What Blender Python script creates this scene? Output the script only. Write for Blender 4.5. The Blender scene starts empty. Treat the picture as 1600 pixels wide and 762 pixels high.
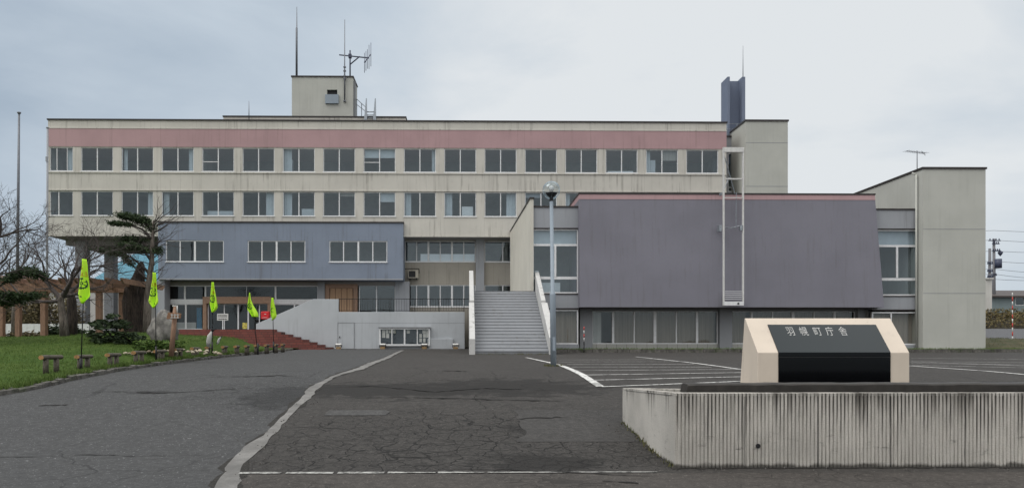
import bpy, math, random
from mathutils import Vector, Matrix
random.seed(7)
S = bpy.context.scene
COL = S.collection
R = math.radians
# ---------------------------------------------------------------- camera
EYE, F, CX, HV, TH = 1.6, 1110.0, 742.0, 535.0, 0.015
cd = bpy.data.cameras.new('camera'); cam = bpy.data.objects.new('camera', cd); COL.objects.link(cam)
cam.location = (0, 0, EYE); cam.rotation_euler = (R(90), 0, -TH)
cd.sensor_width = 36; cd.lens = 36*F/1600
cd.shift_x = (800-CX)/1600; cd.shift_y = (HV-381)/1600
cd.clip_start = .1; cd.clip_end = 4000
S.camera = cam
# ---------------------------------------------------------------- world: overcast sky
SUN_EL, SUN_ROT = R(48), R(-62)      # rotation from +Y, clockwise positive
w = bpy.data.worlds.new('World'); S.world = w; w.use_nodes = True
nt = w.node_tree; N = nt.nodes; L = nt.links
bg = N['Background']
tc = N.new('ShaderNodeTexCoord')
sky = N.new('ShaderNodeTexSky'); sky.sky_type = 'NISHITA'; sky.sun_disc = False
sky.sun_elevation = SUN_EL; sky.sun_rotation = SUN_ROT
def wn(t, **k):
    n = N.new(t)
    for a, b in k.items(): setattr(n, a, b)
    return n
mp = wn('ShaderNodeMapping'); mp.inputs['Scale'].default_value = (1, 1, 2.6); mp.inputs['Location'].default_value = (3.1, .4, 1.7)
L.new(tc.outputs['Generated'], mp.inputs['Vector'])
nz = wn('ShaderNodeTexNoise'); nz.inputs['Scale'].default_value = 2.6; nz.inputs['Detail'].default_value = 8; nz.inputs['Roughness'].default_value = .55; nz.inputs['Distortion'].default_value = .35
L.new(mp.outputs[0], nz.inputs['Vector'])
# pale break in the cloud, low over the building
def dirv(u, v):
    return Vector(((u-CX)/F, 1, (HV-v)/F)).normalized()
def dotn(vec):
    d = wn('ShaderNodeVectorMath', operation='DOT_PRODUCT'); L.new(tc.outputs['Generated'], d.inputs[0]); d.inputs[1].default_value = vec; return d.outputs['Value']
mr = wn('ShaderNodeMapRange'); mr.interpolation_type = 'SMOOTHSTEP'
mr.inputs['From Min'].default_value = .84; mr.inputs['From Max'].default_value = 1.005; L.new(dotn(dirv(1120, 220)), mr.inputs['Value'])
ad = wn('ShaderNodeMath', operation='MULTIPLY_ADD'); L.new(nz.outputs['Fac'], ad.inputs[0]); ad.inputs[1].default_value = 1.6
L.new(mr.outputs[0], ad.inputs[2])
mr2 = wn('ShaderNodeMapRange'); mr2.inputs['From Min'].default_value = .58; mr2.inputs['From Max'].default_value = 1.68; L.new(ad.outputs[0], mr2.inputs['Value'])
cr = wn('ShaderNodeValToRGB'); L.new(mr2.outputs[0], cr.inputs['Fac'])
cr.color_ramp.elements[0].color = (.35, .425, .51, 1); cr.color_ramp.elements[1].color = (.715, .745, .765, 1)
e = cr.color_ramp.elements.new(.5); e.color = (.51, .58, .65, 1)
# an overcast sky is brightest overhead
sx = wn('ShaderNodeSeparateXYZ'); L.new(tc.outputs['Generated'], sx.inputs[0])
zr = wn('ShaderNodeMapRange'); zr.inputs['From Min'].default_value = .46; zr.inputs['From Max'].default_value = .95; zr.inputs['To Min'].default_value = 1.0; zr.inputs['To Max'].default_value = 2.3; zr.interpolation_type = 'SMOOTHSTEP'
L.new(sx.outputs['Z'], zr.inputs['Value'])
yr = wn('ShaderNodeMapRange'); yr.inputs['From Min'].default_value = .5; yr.inputs['From Max'].default_value = -.5; yr.inputs['To Min'].default_value = 1.0; yr.inputs['To Max'].default_value = 1.75  # out-of-view sky behind the camera, brightened to lift the facade
L.new(sx.outputs['Y'], yr.inputs['Value'])
mu = wn('ShaderNodeMath', operation='MULTIPLY'); L.new(zr.outputs[0], mu.inputs[0]); L.new(yr.outputs[0], mu.inputs[1])
sc_ = wn('ShaderNodeVectorMath', operation='SCALE'); nf = wn('ShaderNodeMapRange'); nf.inputs['From Min'].default_value = 1.0; nf.inputs['From Max'].default_value = 1.9; L.new(mu.outputs[0], nf.inputs['Value'])
nm = wn('ShaderNodeMix', data_type='RGBA'); L.new(nf.outputs[0], nm.inputs['Factor']); L.new(cr.outputs['Color'], nm.inputs['A']); bw = wn('ShaderNodeRGBToBW'); L.new(cr.outputs['Color'], bw.inputs[0]); bsc = wn('ShaderNodeVectorMath', operation='SCALE'); bsc.inputs[0].default_value = (1.07, 1.055, 1.03); L.new(bw.outputs[0], bsc.inputs['Scale']); L.new(bsc.outputs[0], nm.inputs['B'])
L.new(nm.outputs['Result'], sc_.inputs[0]); L.new(mu.outputs[0], sc_.inputs['Scale'])
sk = wn('ShaderNodeVectorMath', operation='SCALE'); L.new(sky.outputs[0], sk.inputs[0]); sk.inputs['Scale'].default_value = .06
mx = wn('ShaderNodeMix', data_type='RGBA'); mx.inputs['Factor'].default_value = .93
L.new(sk.outputs[0], mx.inputs['A']); L.new(sc_.outputs[0], mx.inputs['B'])
x10 = wn('ShaderNodeVectorMath', operation='SCALE'); L.new(mx.outputs['Result'], x10.inputs[0]); x10.inputs['Scale'].default_value = 10.0
L.new(x10.outputs[0], bg.inputs['Color']); bg.inputs['Strength'].default_value = .1
sd = bpy.data.lights.new('sun', 'SUN'); sun = bpy.data.objects.new('sun', sd); COL.objects.link(sun)
sd.energy = 1.2; sd.angle = R(35); sd.color = (1, .975, .94)
sdir = Vector((math.sin(SUN_ROT)*math.cos(SUN_EL), math.cos(SUN_ROT)*math.cos(SUN_EL)*-.75, math.sin(SUN_EL))).normalized()
sun.rotation_euler = sdir.to_track_quat('Z', 'Y').to_euler(); sun.location = (-20, -10, 40)
vs = S.view_settings; vs.view_transform = 'Standard'; vs.look = 'None'; vs.exposure = 0.15; vs.gamma = 1; vs.use_curve_mapping = False
S.cycles.max_bounces = 6; S.cycles.transparent_max_bounces = 12; S.cycles.caustics_reflective = False; S.cycles.caustics_refractive = False
S.cycles.use_denoising = True

# ---------------------------------------------------------------- placing helpers
def XU(u, Y): return Y*math.tan(TH+math.atan((u-CX)/F))
def DEP(x, Y): return x*math.sin(TH)+Y*math.cos(TH)
def ZV(v, x, Y): return EYE+(HV-v)/F*DEP(x, Y)
def P(u, v, Y):
    x = XU(u, Y); return Vector((x, Y, ZV(v, x, Y)))
GT = [(-1500, 0), (9.2, 0), (11.8, .24), (14, .52), (18, .83), (22, .95), (26, 1.02), (30.8, 1.09), (36, 1.14), (46, 1.2), (60, 1.28), (1500, 1.28)]
def g0(Y):
    for (a, za), (b, zb) in zip(GT, GT[1:]):
        if a <= Y <= b: return za+(zb-za)*(Y-a)/(b-a)
    return GT[-1][1]
def g1(Y): return sum(g0(Y+d) for d in (-1, -.6, -.3, 0, .3, .6, 1))/7
STEP = .25
YN = [-1500, -200, -40] + [-20+STEP*i for i in range(int(80/STEP)+1)] + [75, 100, 200, 500, 1500]
def GZ(Y):
    if Y < -20 or Y > 60: return 0 if Y < 0 else 1.28
    i = math.floor((Y+20)/STEP); a = -20+i*STEP; t = (Y-a)/STEP
    return g1(a)*(1-t)+g1(a+STEP)*t
def LAWN(x, Y):
    m = .66*math.exp(-.5*(((x+18)/10)**2+((Y-28.5)/5.5)**2))
    m += .25*math.exp(-.5*(((x+12)/3.0)**2+((Y-30)/3.0)**2)) + .04*math.sin(x*.9+Y*.5)+.02*math.sin(x*2.3-Y*1.7)
    return GZ(Y)+.10+m
def HIT(u, v, h=lambda x, Y: GZ(Y), a=5, b=120):
    def f(Y):
        x = XU(u, Y); return ZV(v, x, Y)-h(x, Y)
    Y = a
    while Y < b and f(Y) > 0: Y += .1
    lo, hi = Y-.1, Y
    for _ in range(30):
        m = (lo+hi)/2
        if f(m) > 0: lo = m
        else: hi = m
    x = XU(u, lo); return Vector((x, lo, h(x, lo)))

# ---------------------------------------------------------------- materials
MATS = {}
def shader(name, build):
    m = bpy.data.materials.new(name); m.use_nodes = True
    nt = m.node_tree; b = nt.nodes['Principled BSDF']
    class K: pass
    k = K(); k.nt = nt; k.b = b; k.m = m
    def nd(t, **kw):
        n = nt.nodes.new(t)
        for a, v in kw.items(): setattr(n, a, v)
        return n
    k.nd = nd; k.ln = nt.links.new
    k.geo = nd('ShaderNodeNewGeometry').outputs['Position']
    def noise(scale, det=4, vec=None, map=None, rough=.55, dist=0):
        n = nd('ShaderNodeTexNoise'); n.inputs['Scale'].default_value = scale; n.inputs['Detail'].default_value = det; n.inputs['Roughness'].default_value = rough; n.inputs['Distortion'].default_value = dist
        v = vec or k.geo
        if map:
            mm = nd('ShaderNodeMapping'); mm.inputs['Scale'].default_value = map; k.ln(v, mm.inputs['Vector']); v = mm.outputs[0]
        k.ln(v, n.inputs['Vector']); return n.outputs['Fac']
    def rng(x, a, b2, c=0., d=1., smooth=True):
        n = nd('ShaderNodeMapRange'); n.interpolation_type = 'SMOOTHSTEP' if smooth else 'LINEAR'
        k.ln(x, n.inputs['Value'])
        for q, z in zip(('From Min', 'From Max', 'To Min', 'To Max'), (a, b2, c, d)): n.inputs[q].default_value = z
        return n.outputs[0]
    def mix(f, a, b2, blend='MIX'):
        n = nd('ShaderNodeMix', data_type='RGBA', blend_type=blend)
        for q, z in (('Factor', f), ('A', a), ('B', b2)):
            if isinstance(z, (int, float)): n.inputs[q].default_value = z
            elif isinstance(z, tuple): n.inputs[q].default_value = (*z[:3], 1)
            else: k.ln(z, n.inputs[q])
        return n.outputs['Result']
    def mth(op, a, b2=None):
        n = nd('ShaderNodeMath', operation=op)
        for i, z in enumerate((a, b2)):
            if z is None: continue
            if isinstance(z, (int, float)): n.inputs[i].default_value = z
            else: k.ln(z, n.inputs[i])
        return n.outputs[0]
    def bump(h, s=.3, d=.01):
        n = nd('ShaderNodeBump'); n.inputs['Strength'].default_value = s; n.inputs['Distance'].default_value = d
        k.ln(h, n.inputs['Height']); k.ln(n.outputs[0], b.inputs['Normal'])
    k.noise = noise; k.rng = rng; k.mix = mix; k.mth = mth; k.bump = bump
    def col(c):
        if isinstance(c, tuple): b.inputs['Base Color'].default_value = (*c[:3], 1)
        else: k.ln(c, b.inputs['Base Color'])
    def sep():
        s = nd('ShaderNodeSeparateXYZ'); k.ln(k.geo, s.inputs[0]); return s.outputs
    k.col = col; k.sep = sep
    build(k)
    MATS[name] = m
    return m
def sc3(c, f): return tuple(min(1, x*f) for x in c)
def paint(name, c, rough=.75, streak=.35, grime=.25, joint=None, dark=.55, bs=.15, fine=40, tint=(.30, .27, .22)):
    """painted render: broad fading, rain streaks, fine grain, optional panel joints every `joint` metres along x"""
    def b(k):
        f = k.rng(k.noise(.45, 4), .3, .7)
        base = k.mix(f, sc3(c, .93), sc3(c, 1.05))
        st = k.rng(k.noise(1, 5, map=(5.5, 5.5, .20), rough=.65), .50, .70)
        st2 = k.rng(k.noise(.6, 3), .34, .60)
        s = k.mth('MULTIPLY', k.mth('MULTIPLY', st, st2), streak)
        base = k.mix(s, base, tuple(x*dark*.6+t*.18 for x, t in zip(c, tint)))
        g = k.mth('MULTIPLY', k.rng(k.noise(3.2, 6, rough=.7), .55, .8), grime)
        base = k.mix(g, base, sc3(c, .62))
        base = k.mix(.10, base, k.mix(k.noise(fine, 3), (0, 0, 0), (1, 1, 1)), 'OVERLAY')
        if joint:
            X = k.sep()[0]
            t = k.mth('ABSOLUTE', k.mth('SUBTRACT', k.mth('FRACT', k.mth('DIVIDE', X, joint)), .5))
            base = k.mix(k.mth('MULTIPLY', k.mth('LESS_THAN', t, .016/joint), .30), base, sc3(c, .5))
        k.col(base); k.b.inputs['Roughness'].default_value = rough
        k.b.inputs['Specular IOR Level'].default_value = .3
        k.bump(k.noise(fine*.6, 4), bs, .01)
    return shader(name, b)
def plain(name, c, rough=.5, metal=0., var=.12, scale=8, spec=.4, bs=0):
    def b(k):
        k.col(k.mix(k.rng(k.noise(scale, 4), .3, .7), sc3(c, 1-var), sc3(c, 1+var)))
        k.b.inputs['Roughness'].default_value = rough; k.b.inputs['Metallic'].default_value = metal
        k.b.inputs['Specular IOR Level'].default_value = spec
        if bs: k.bump(k.noise(scale*3, 4), bs, .01)
    return shader(name, b)

M_beige = paint('beige_render', (.54, .522, .475), streak=.7, grime=.30, joint=3.0)
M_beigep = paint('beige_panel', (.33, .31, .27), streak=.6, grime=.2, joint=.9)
M_tower = paint('pale_olive_render', (.455, .462, .425), streak=.16, grime=.10)
M_pink = paint('dusty_pink_paint', (.415, .275, .285), streak=.3, grime=.2, joint=9)
M_blue = paint('slate_blue_paint', (.204, .240, .306), streak=.5, grime=.22, joint=4.7)
M_purple = paint('grey_violet_paint', (.192, .190, .224), streak=.32, grime=.12)
M_gpan = paint('grey_panel_paint', (.31, .325, .35), streak=.3, grime=.2)
M_dgrey = paint('grey_pillar_paint', (.26, .27, .285), streak=.2, grime=.2)
M_cream = paint('cream_render', (.58, .56, .495), streak=.22, grime=.12)
M_terr = paint('pale_grey_render', (.45, .475, .50), streak=.3, grime=.22)
M_soff = paint('grey_soffit', (.30, .29, .28), streak=.1, grime=.3)
M_cap = plain('dark_metal_coping', (.045, .04, .04), .5, .3)
M_alu = plain('white_aluminium', (.70, .71, .72), .4, 0, .06)
M_steps = paint('pale_concrete', (.19, .20, .215), streak=.6, grime=.8, fine=60)
M_cheek = paint('weathered_white_concrete', (.50, .50, .49), streak=.8, grime=.8, fine=60)
M_brownf = plain('bronze_brown_metal', (.27, .17, .115), .45, .1)
M_browndoor = paint('brown_door_paint', (.40, .26, .165), streak=.2, grime=.15)
M_dark = plain('black_metal', (.02, .02, .022), .45, .4)
M_interior = plain('interior_grey', (.30, .30, .29), .9, 0, .2, .6)
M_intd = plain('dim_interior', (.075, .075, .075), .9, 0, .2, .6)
M_paper = plain('paper', (.72, .73, .72), .8, 0, .06)
M_chim = paint('dusk_blue_paint', (.16, .19, .26), streak=.2, grime=.2)
M_galv = plain('galvanised_steel', (.30, .33, .36), .45, .6, .2, 14)
M_lampp = paint('grey_blue_lamp_paint', (.27, .32, .37), streak=.3, grime=.5, fine=50, rough=.5)
M_white = plain('white_paint', (.60, .60, .585), .5, 0, .08)
M_red = plain('red_paint', (.55, .02, .025), .4, 0, .1)
M_redm = plain('red_stripe_paint', (.5, .05, .04), .5)
M_teal = None
def brick(k):
    b = k.nd('ShaderNodeTexBrick'); b.inputs['Scale'].default_value = 1; b.inputs['Brick Width'].default_value = .42; b.inputs['Row Height'].default_value = .1625; b.inputs['Mortar Size'].default_value = .014
    b.inputs['Color1'].default_value = (.15, .042, .034, 1); b.inputs['Color2'].default_value = (.20, .058, .044, 1); b.inputs['Mortar'].default_value = (.07, .03, .026, 1)
    s = k.sep(); c = k.nd('ShaderNodeCombineXYZ'); k.ln(s[0], c.inputs[0]); k.ln(k.mth('SUBTRACT', s[2], 1.142), c.inputs[1]); k.ln(c.outputs[0], b.inputs['Vector'])
    k.col(k.mix(k.mth('MULTIPLY', k.rng(k.noise(2, 5), .45, .75), .5), b.outputs['Color'], (.12, .06, .05))); k.b.inputs['Roughness'].default_value = .8
M_brick = shader('red_brick', brick)
def glass(name, tint, refl, rough=.02):
    m = bpy.data.materials.new(name); m.use_nodes = True; nt = m.node_tree; nt.nodes.clear()
    o = nt.nodes.new('ShaderNodeOutputMaterial'); mi = nt.nodes.new('ShaderNodeMixShader')
    t = nt.nodes.new('ShaderNodeBsdfTransparent'); t.inputs['Color'].default_value = (*tint, 1)
    g = nt.nodes.new('ShaderNodeBsdfGlossy'); g.inputs['Roughness'].default_value = rough; g.inputs['Color'].default_value = (.80, .93, 1, 1)
    nz = nt.nodes.new('ShaderNodeTexNoise'); nz.inputs['Scale'].default_value = .9; nz.inputs['Detail'].default_value = 1
    ge = nt.nodes.new('ShaderNodeNewGeometry'); nt.links.new(ge.outputs['Position'], nz.inputs['Vector'])
    bp = nt.nodes.new('ShaderNodeBump'); bp.inputs['Strength'].default_value = .05; bp.inputs['Distance'].default_value = .1; nt.links.new(nz.outputs['Fac'], bp.inputs['Height']); nt.links.new(bp.outputs[0], g.inputs['Normal'])
    lw = nt.nodes.new('ShaderNodeLayerWeight'); lw.inputs['Blend'].default_value = .5
    pw = nt.nodes.new('ShaderNodeMath'); pw.operation = 'POWER'; nt.links.new(lw.outputs['Facing'], pw.inputs[0]); pw.inputs[1].default_value = 4
    f = nt.nodes.new('ShaderNodeMath'); f.operation = 'MULTIPLY_ADD'; nt.links.new(pw.outputs[0], f.inputs[0]); f.inputs[1].default_value = .9-refl; f.inputs[2].default_value = refl
    nt.links.new(f.outputs[0], mi.inputs[0]); nt.links.new(t.outputs[0], mi.inputs[1]); nt.links.new(g.outputs[0], mi.inputs[2]); nt.links.new(mi.outputs[0], o.inputs['Surface'])
    MATS[name] = m; return m
M_glass = glass('window_glass', (.78, .85, .90), .085)
M_glassd = glass('dim_curtained_glass', (.80, .80, .78), .045)
M_bulbg = glass('clear_globe_glass', (.90, .92, .93), .05)
def curtain(k):
    X = k.sep()[0]
    k.col(k.mix(k.noise(1, 3, map=(9, 9, .2)), (.16, .145, .125), (.40, .37, .33))); k.b.inputs['Roughness'].default_value = .9
M_curt = shader('taupe_curtain', curtain)
M_curtw = plain('pale_net_curtain', (.50, .53, .54), .9, 0, .05, 3)
def wood(name, a, b2, sc=(3, 3, 20)):
    def f(k):
        tc = k.nd('ShaderNodeTexCoord').outputs['Object']
        k.col(k.mix(k.rng(k.noise(2.0, 5, vec=tc, map=sc, rough=.7), .3, .7), a, b2)); k.b.inputs['Roughness'].default_value = .85
        k.bump(k.noise(3, 5, vec=tc, map=sc), .5, .01)
    return shader(name, f)
M_perg = wood('stained_pergola_timber', (.20, .115, .075), (.30, .185, .125), (9, 9, 2))
M_log = wood('weathered_log', (.045, .04, .03), (.12, .105, .08), (2, 14, 14))
M_loge = plain('cut_log_end', (.30, .17, .07), .8, 0, .3, 30)
def bark(name, a, b2, sc=(7, 7, 1.2), bs=.8):
    def f(k):
        k.col(k.mix(k.rng(k.noise(2.2, 6, map=sc, rough=.7), .32, .68), a, b2)); k.b.inputs['Roughness'].default_value = .95
        k.bump(k.noise(2.2, 6, map=sc, rough=.7), bs, .04)
    return shader(name, f)
M_bark = bark('grey_bark', (.06, .05, .042), (.20, .17, .145))
M_barkd = bark('dark_bark', (.012, .009, .008), (.06, .045, .036))
M_twig = bark('twig_bark', (.045, .036, .034), (.10, .085, .08))
def leaf(name, a, b2):
    def f(k):
        r = k.nd('ShaderNodeNewGeometry').outputs['Random Per Island']
        k.col(k.mix(r, a, b2)); k.b.inputs['Roughness'].default_value = .75; k.b.inputs['Specular IOR Level'].default_value = .2
    return shader(name, f)
M_pine = leaf('pine_needles', (.018, .032, .016), (.055, .085, .035))
M_shrub = leaf('dark_shrub_leaves', (.010, .020, .009), (.038, .058, .024))
M_brush = leaf('brown_brush', (.07, .06, .03), (.16, .13, .07))
M_hedge = leaf('olive_scrub', (.07, .065, .025), (.17, .13, .06))
M_ivy = leaf('low_green_leaves', (.04, .08, .015), (.09, .14, .03))
def grassm(k):
    a = k.mix(k.rng(k.noise(.35, 4), .35, .65), (.052, .098, .018), (.085, .125, .028))
    a = k.mix(k.rng(k.noise(6, 5, rough=.75), .35, .7), sc3((.05, .09, .018), .75), a)
    a = k.mix(k.mth('MULTIPLY', k.rng(k.noise(1.3, 4), .6, .75), .5), a, (.13, .13, .05))
    k.col(a); k.b.inputs['Roughness'].default_value = .9; k.b.inputs['Specular IOR Level'].default_value = .1
    k.bump(k.noise(30, 4), .8, .04)
M_lawn = shader('lawn_turf', grassm)
M_blade = leaf('grass_blades', (.055, .105, .018), (.12, .17, .045))
def asphalt(name, c, crack=0., crack_at=None, spk=.5, patchy=.35, warm=(1, 1, 1), dark_at=()):
    def f(k):
        base = k.mix(k.rng(k.noise(.5, 5, rough=.6), .3, .7), sc3(c, 1-patchy*.6), sc3(c, 1+patchy))
        base = k.mix(k.mth('MULTIPLY', k.rng(k.noise(1.1, 5, map=(.5, 1.6, 1), rough=.65), .5, .72), .55), base, sc3(c, .62))
        fine = k.mth('MULTIPLY_ADD' if False else 'ADD', k.mth('MULTIPLY', k.noise(20, 6, rough=.9), .5), k.mth('MULTIPLY', k.noise(55, 4, rough=.85), .5))
        base = k.mix(k.rng(fine, .36, .64), k.mix(.62, base, sc3(c, .22)), k.mix(.5, base, sc3(c, 2.2)))
        mid = k.noise(9, 6, rough=.8)
        base = k.mix(k.rng(mid, .35, .65), sc3(c, .70), base)
        sp = k.rng(k.noise(30, 2, rough=.5), .66, .72)
        base = k.mix(k.mth('MULTIPLY', sp, spk), base, sc3(c, 4.2))
        h = fine
        for (px, py, r0, r1, amt) in dark_at:
            d = k.nd('ShaderNodeVectorMath', operation='DISTANCE'); mm = k.nd('ShaderNodeMapping'); mm.inputs['Scale'].default_value = (r0, r1, 0); k.ln(k.geo, mm.inputs['Vector'])
            k.ln(mm.outputs[0], d.inputs[0]); d.inputs[1].default_value = (px*r0, py*r1, 0)
            q = k.mth('ADD', d.outputs['Value'], k.mth('MULTIPLY', k.mth('SUBTRACT', k.noise(1.7, 8, map=(1, 1.6, 1), rough=.8), .5), 3.0))
            base = k.mix(k.mth('MULTIPLY', k.rng(q, .95, .6), amt), base, sc3(c, .38))
        if crack:
            wob = k.nd('ShaderNodeTexNoise'); wob.inputs['Scale'].default_value = 3.5; wob.inputs['Detail'].default_value = 4; k.ln(k.geo, wob.inputs['Vector'])
            vm = k.nd('ShaderNodeVectorMath', operation='MULTIPLY_ADD'); k.ln(wob.outputs['Color'], vm.inputs[0]); vm.inputs[1].default_value = (.35, .35, 0); k.ln(k.geo, vm.inputs[2])
            out = None
            for (s, wd, amt) in ((2.6, .030, 1), (6.5, .05, .55), (.42, .006, .85)):
                vo = k.nd('ShaderNodeTexVoronoi', feature='DISTANCE_TO_EDGE'); vo.inputs['Scale'].default_value = s
                mm = k.nd('ShaderNodeMapping'); mm.inputs['Scale'].default_value = (1, 1, 0); k.ln(vm.outputs[0], mm.inputs['Vector']); k.ln(mm.outputs[0], vo.inputs['Vector'])
                ck = k.rng(vo.outputs['Distance'], wd, wd*.35)
                if s > 1 and crack_at:
                    d = k.nd('ShaderNodeVectorMath', operation='DISTANCE'); m2 = k.nd('ShaderNodeMapping'); m2.inputs['Scale'].default_value = (crack_at[2], crack_at[3], 0); k.ln(k.geo, m2.inputs['Vector']); k.ln(m2.outputs[0], d.inputs[0]); d.inputs[1].default_value = (crack_at[0]*crack_at[2], crack_at[1]*crack_at[3], 0)
                    q = k.mth('ADD', d.outputs['Value'], k.mth('MULTIPLY', k.mth('SUBTRACT', k.noise(.9, 4), .5), 1.3))
                    ck = k.mth('MULTIPLY', ck, k.rng(q, 1.15, .5))
                else:
                    ck = k.mth('MULTIPLY', ck, k.rng(k.noise(.35, 3), .45, .6))
                ck = k.mth('MULTIPLY', ck, amt)
                out = ck if out is None else k.mth('MAXIMUM', out, ck)
            base = k.mix(k.mth('MULTIPLY', out, crack), base, sc3(c, .16))
            h = k.mth('SUBTRACT', h, k.mth('MULTIPLY', out, 1.5))
        k.col(base); k.b.inputs['Roughness'].default_value = .85; k.b.inputs['Specular IOR Level'].default_value = .25
        k.bump(h, .55, .012)
    return shader(name, f)
def concrete_strip(k):
    c = (.225, .22, .21)
    a = k.mix(k.rng(k.noise(1.6, 6, rough=.7), .35, .68), sc3(c, .55), sc3(c, 1.1))
    a = k.mix(k.rng(k.noise(50, 4, rough=.8), .3, .75), k.mix(.5, a, sc3(c, .5)), a)
    k.col(a); k.b.inputs['Roughness'].default_value = .9; k.bump(k.noise(60, 5, rough=.8), .6, .012)
M_strip = shader('worn_concrete_strip', concrete_strip)
def roadpaint(k):
    f = k.rng(k.noise(9, 6, rough=.75), .36, .52)
    f2 = k.rng(k.noise(1.1, 4), .25, .5)
    a = k.mix(k.mth('MULTIPLY', f, f2), (.16, .16, .155), (.66, .66, .64))
    k.col(a); k.b.inputs['Roughness'].default_value = .7
M_line = shader('worn_white_road_paint', roadpaint)
def roadpaint2(k):
    f = k.rng(k.noise(7, 6, rough=.8), .40, .62)
    k.col(k.mix(f, (.42, .42, .40), (.09, .088, .084))); k.b.inputs['Roughness'].default_value = .85; k.bump(k.noise(40, 5, rough=.8), .5, .01)
M_lineo = shader('old_chipped_road_paint', roadpaint2)
def plantc(k):
    c = (.57, .545, .50)
    s = k.sep()
    a = k.mix(k.rng(k.noise(1.3, 5), .3, .7), sc3(c, .85), sc3(c, 1.08))
    top = k.rng(k.mth('ADD', s[2], k.mth('MULTIPLY', k.mth('SUBTRACT', k.noise(1, 4, map=(13, 13, .5)), .5), 1.6)),   .66, 1.2)
    a = k.mix(k.mth('MULTIPLY', k.mth('MULTIPLY', top, k.rng(k.noise(1, 4, map=(1.8, 1.8, .1)), .36, .56)), .93), a, (.055, .05, .043))
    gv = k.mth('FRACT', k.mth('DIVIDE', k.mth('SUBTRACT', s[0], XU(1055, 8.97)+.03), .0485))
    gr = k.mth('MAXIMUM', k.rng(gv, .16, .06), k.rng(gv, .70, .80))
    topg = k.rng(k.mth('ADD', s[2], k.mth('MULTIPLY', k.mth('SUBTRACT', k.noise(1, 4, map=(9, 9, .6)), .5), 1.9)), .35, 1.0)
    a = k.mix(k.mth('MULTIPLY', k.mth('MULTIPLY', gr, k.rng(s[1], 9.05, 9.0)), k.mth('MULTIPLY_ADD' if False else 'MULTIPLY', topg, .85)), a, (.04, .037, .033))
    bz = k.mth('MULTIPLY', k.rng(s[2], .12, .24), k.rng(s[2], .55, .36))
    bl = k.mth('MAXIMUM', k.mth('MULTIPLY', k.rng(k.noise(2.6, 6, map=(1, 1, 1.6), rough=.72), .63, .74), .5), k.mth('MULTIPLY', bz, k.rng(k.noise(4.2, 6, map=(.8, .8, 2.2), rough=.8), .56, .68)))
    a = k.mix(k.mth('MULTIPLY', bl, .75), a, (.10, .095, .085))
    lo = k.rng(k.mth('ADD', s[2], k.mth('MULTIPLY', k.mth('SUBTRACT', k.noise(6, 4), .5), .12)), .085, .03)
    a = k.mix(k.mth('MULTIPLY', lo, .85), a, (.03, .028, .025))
    a = k.mix(k.rng(k.noise(70, 4, rough=.8), .25, .75), k.mix(.35, a, (.1, .095, .085)), a)
    k.col(a); k.b.inputs['Roughness'].default_value = .92; k.b.inputs['Specular IOR Level'].default_value = .2
    k.bump(k.noise(75, 5, rough=.8), .8, .012)
M_plant = shader('stained_ribbed_concrete', plantc)
def gran(k):
    k.col(k.mix(k.noise(160, 3), (.0015, .0015, .002), (.004, .004, .005))); k.b.inputs['Roughness'].default_value = .09; k.b.inputs['Specular IOR Level'].default_value = .5; k.b.inputs['Specular Tint'].default_value = (.78, .93, 1.0, 1)
M_gran = shader('polished_black_granite', gran)
def mono(k):
    c = (.60, .525, .44)
    a = k.mix(k.rng(k.noise(.9, 5), .3, .7), sc3(c, .93), sc3(c, 1.05))
    a = k.mix(k.mth('MULTIPLY', k.rng(k.noise(1, 5, map=(7, 7, .5)), .55, .8), .35), a, sc3(c, .6))
    a = k.mix(k.mth('MULTIPLY', k.rng(k.noise(16, 3), .70, .76), .5), a, sc3(c, .5))
    k.col(a); k.b.inputs['Roughness'].default_value = .8; k.bump(k.noise(60, 4), .25, .01)
M_mono = shader('pinkish_cream_stone', mono)
M_tarp = plain('black_plastic_sheet', (.030, .027, .024), .5, 0, .25, 6, .3, .4)
M_soil = plain('dark_soil', (.05, .045, .035), .95, 0, .4, 9, .1, .8)
M_rock = bark('grey_boulder', (.10, .095, .09), (.24, .23, .21), (1.6, 1.6, 1.6), .9)
def stone_c(k):
    r = k.nd('ShaderNodeObjectInfo').outputs['Random']
    k.col(k.mix(r, (.16, .13, .09), (.50, .45, .34))); k.b.inputs['Roughness'].default_value = .85; k.bump(k.noise(30, 4), .4, .01)
M_stone = shader('pale_border_stone', stone_c)
def kerbm(k):
    c = (.11, .105, .095)
    a = k.mix(k.rng(k.noise(5, 6, rough=.7), .3, .7), sc3(c, .4), sc3(c, 1.4))
    a = k.mix(k.mth('MULTIPLY', k.rng(k.noise(2.2, 5), .5, .7), .6), a, (.04, .06, .018))
    k.col(a); k.b.inputs['Roughness'].default_value = .95; k.bump(k.noise(25, 5), .8, .02)
M_kerb = shader('mossy_kerb', kerbm)
M_kerbc = paint('grey_kerb_concrete', (.20, .20, .19), streak=.4, grime=.6, fine=50)
def lime(k):
    k.col(k.mix(k.noise(6, 3), (.44, .80, .02), (.54, .90, .03))); k.b.inputs['Roughness'].default_value = .65
    k.b.inputs['Subsurface Weight'].default_value = 0
M_lime = shader('fluorescent_lime_cloth', lime)
M_ink = plain('dark_green_ink', (.01, .05, .03), .7)
M_inkr = plain('red_ink', (.50, .035, .012), .7)
M_inkk = plain('black_ink', (.015, .015, .015), .6)
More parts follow.
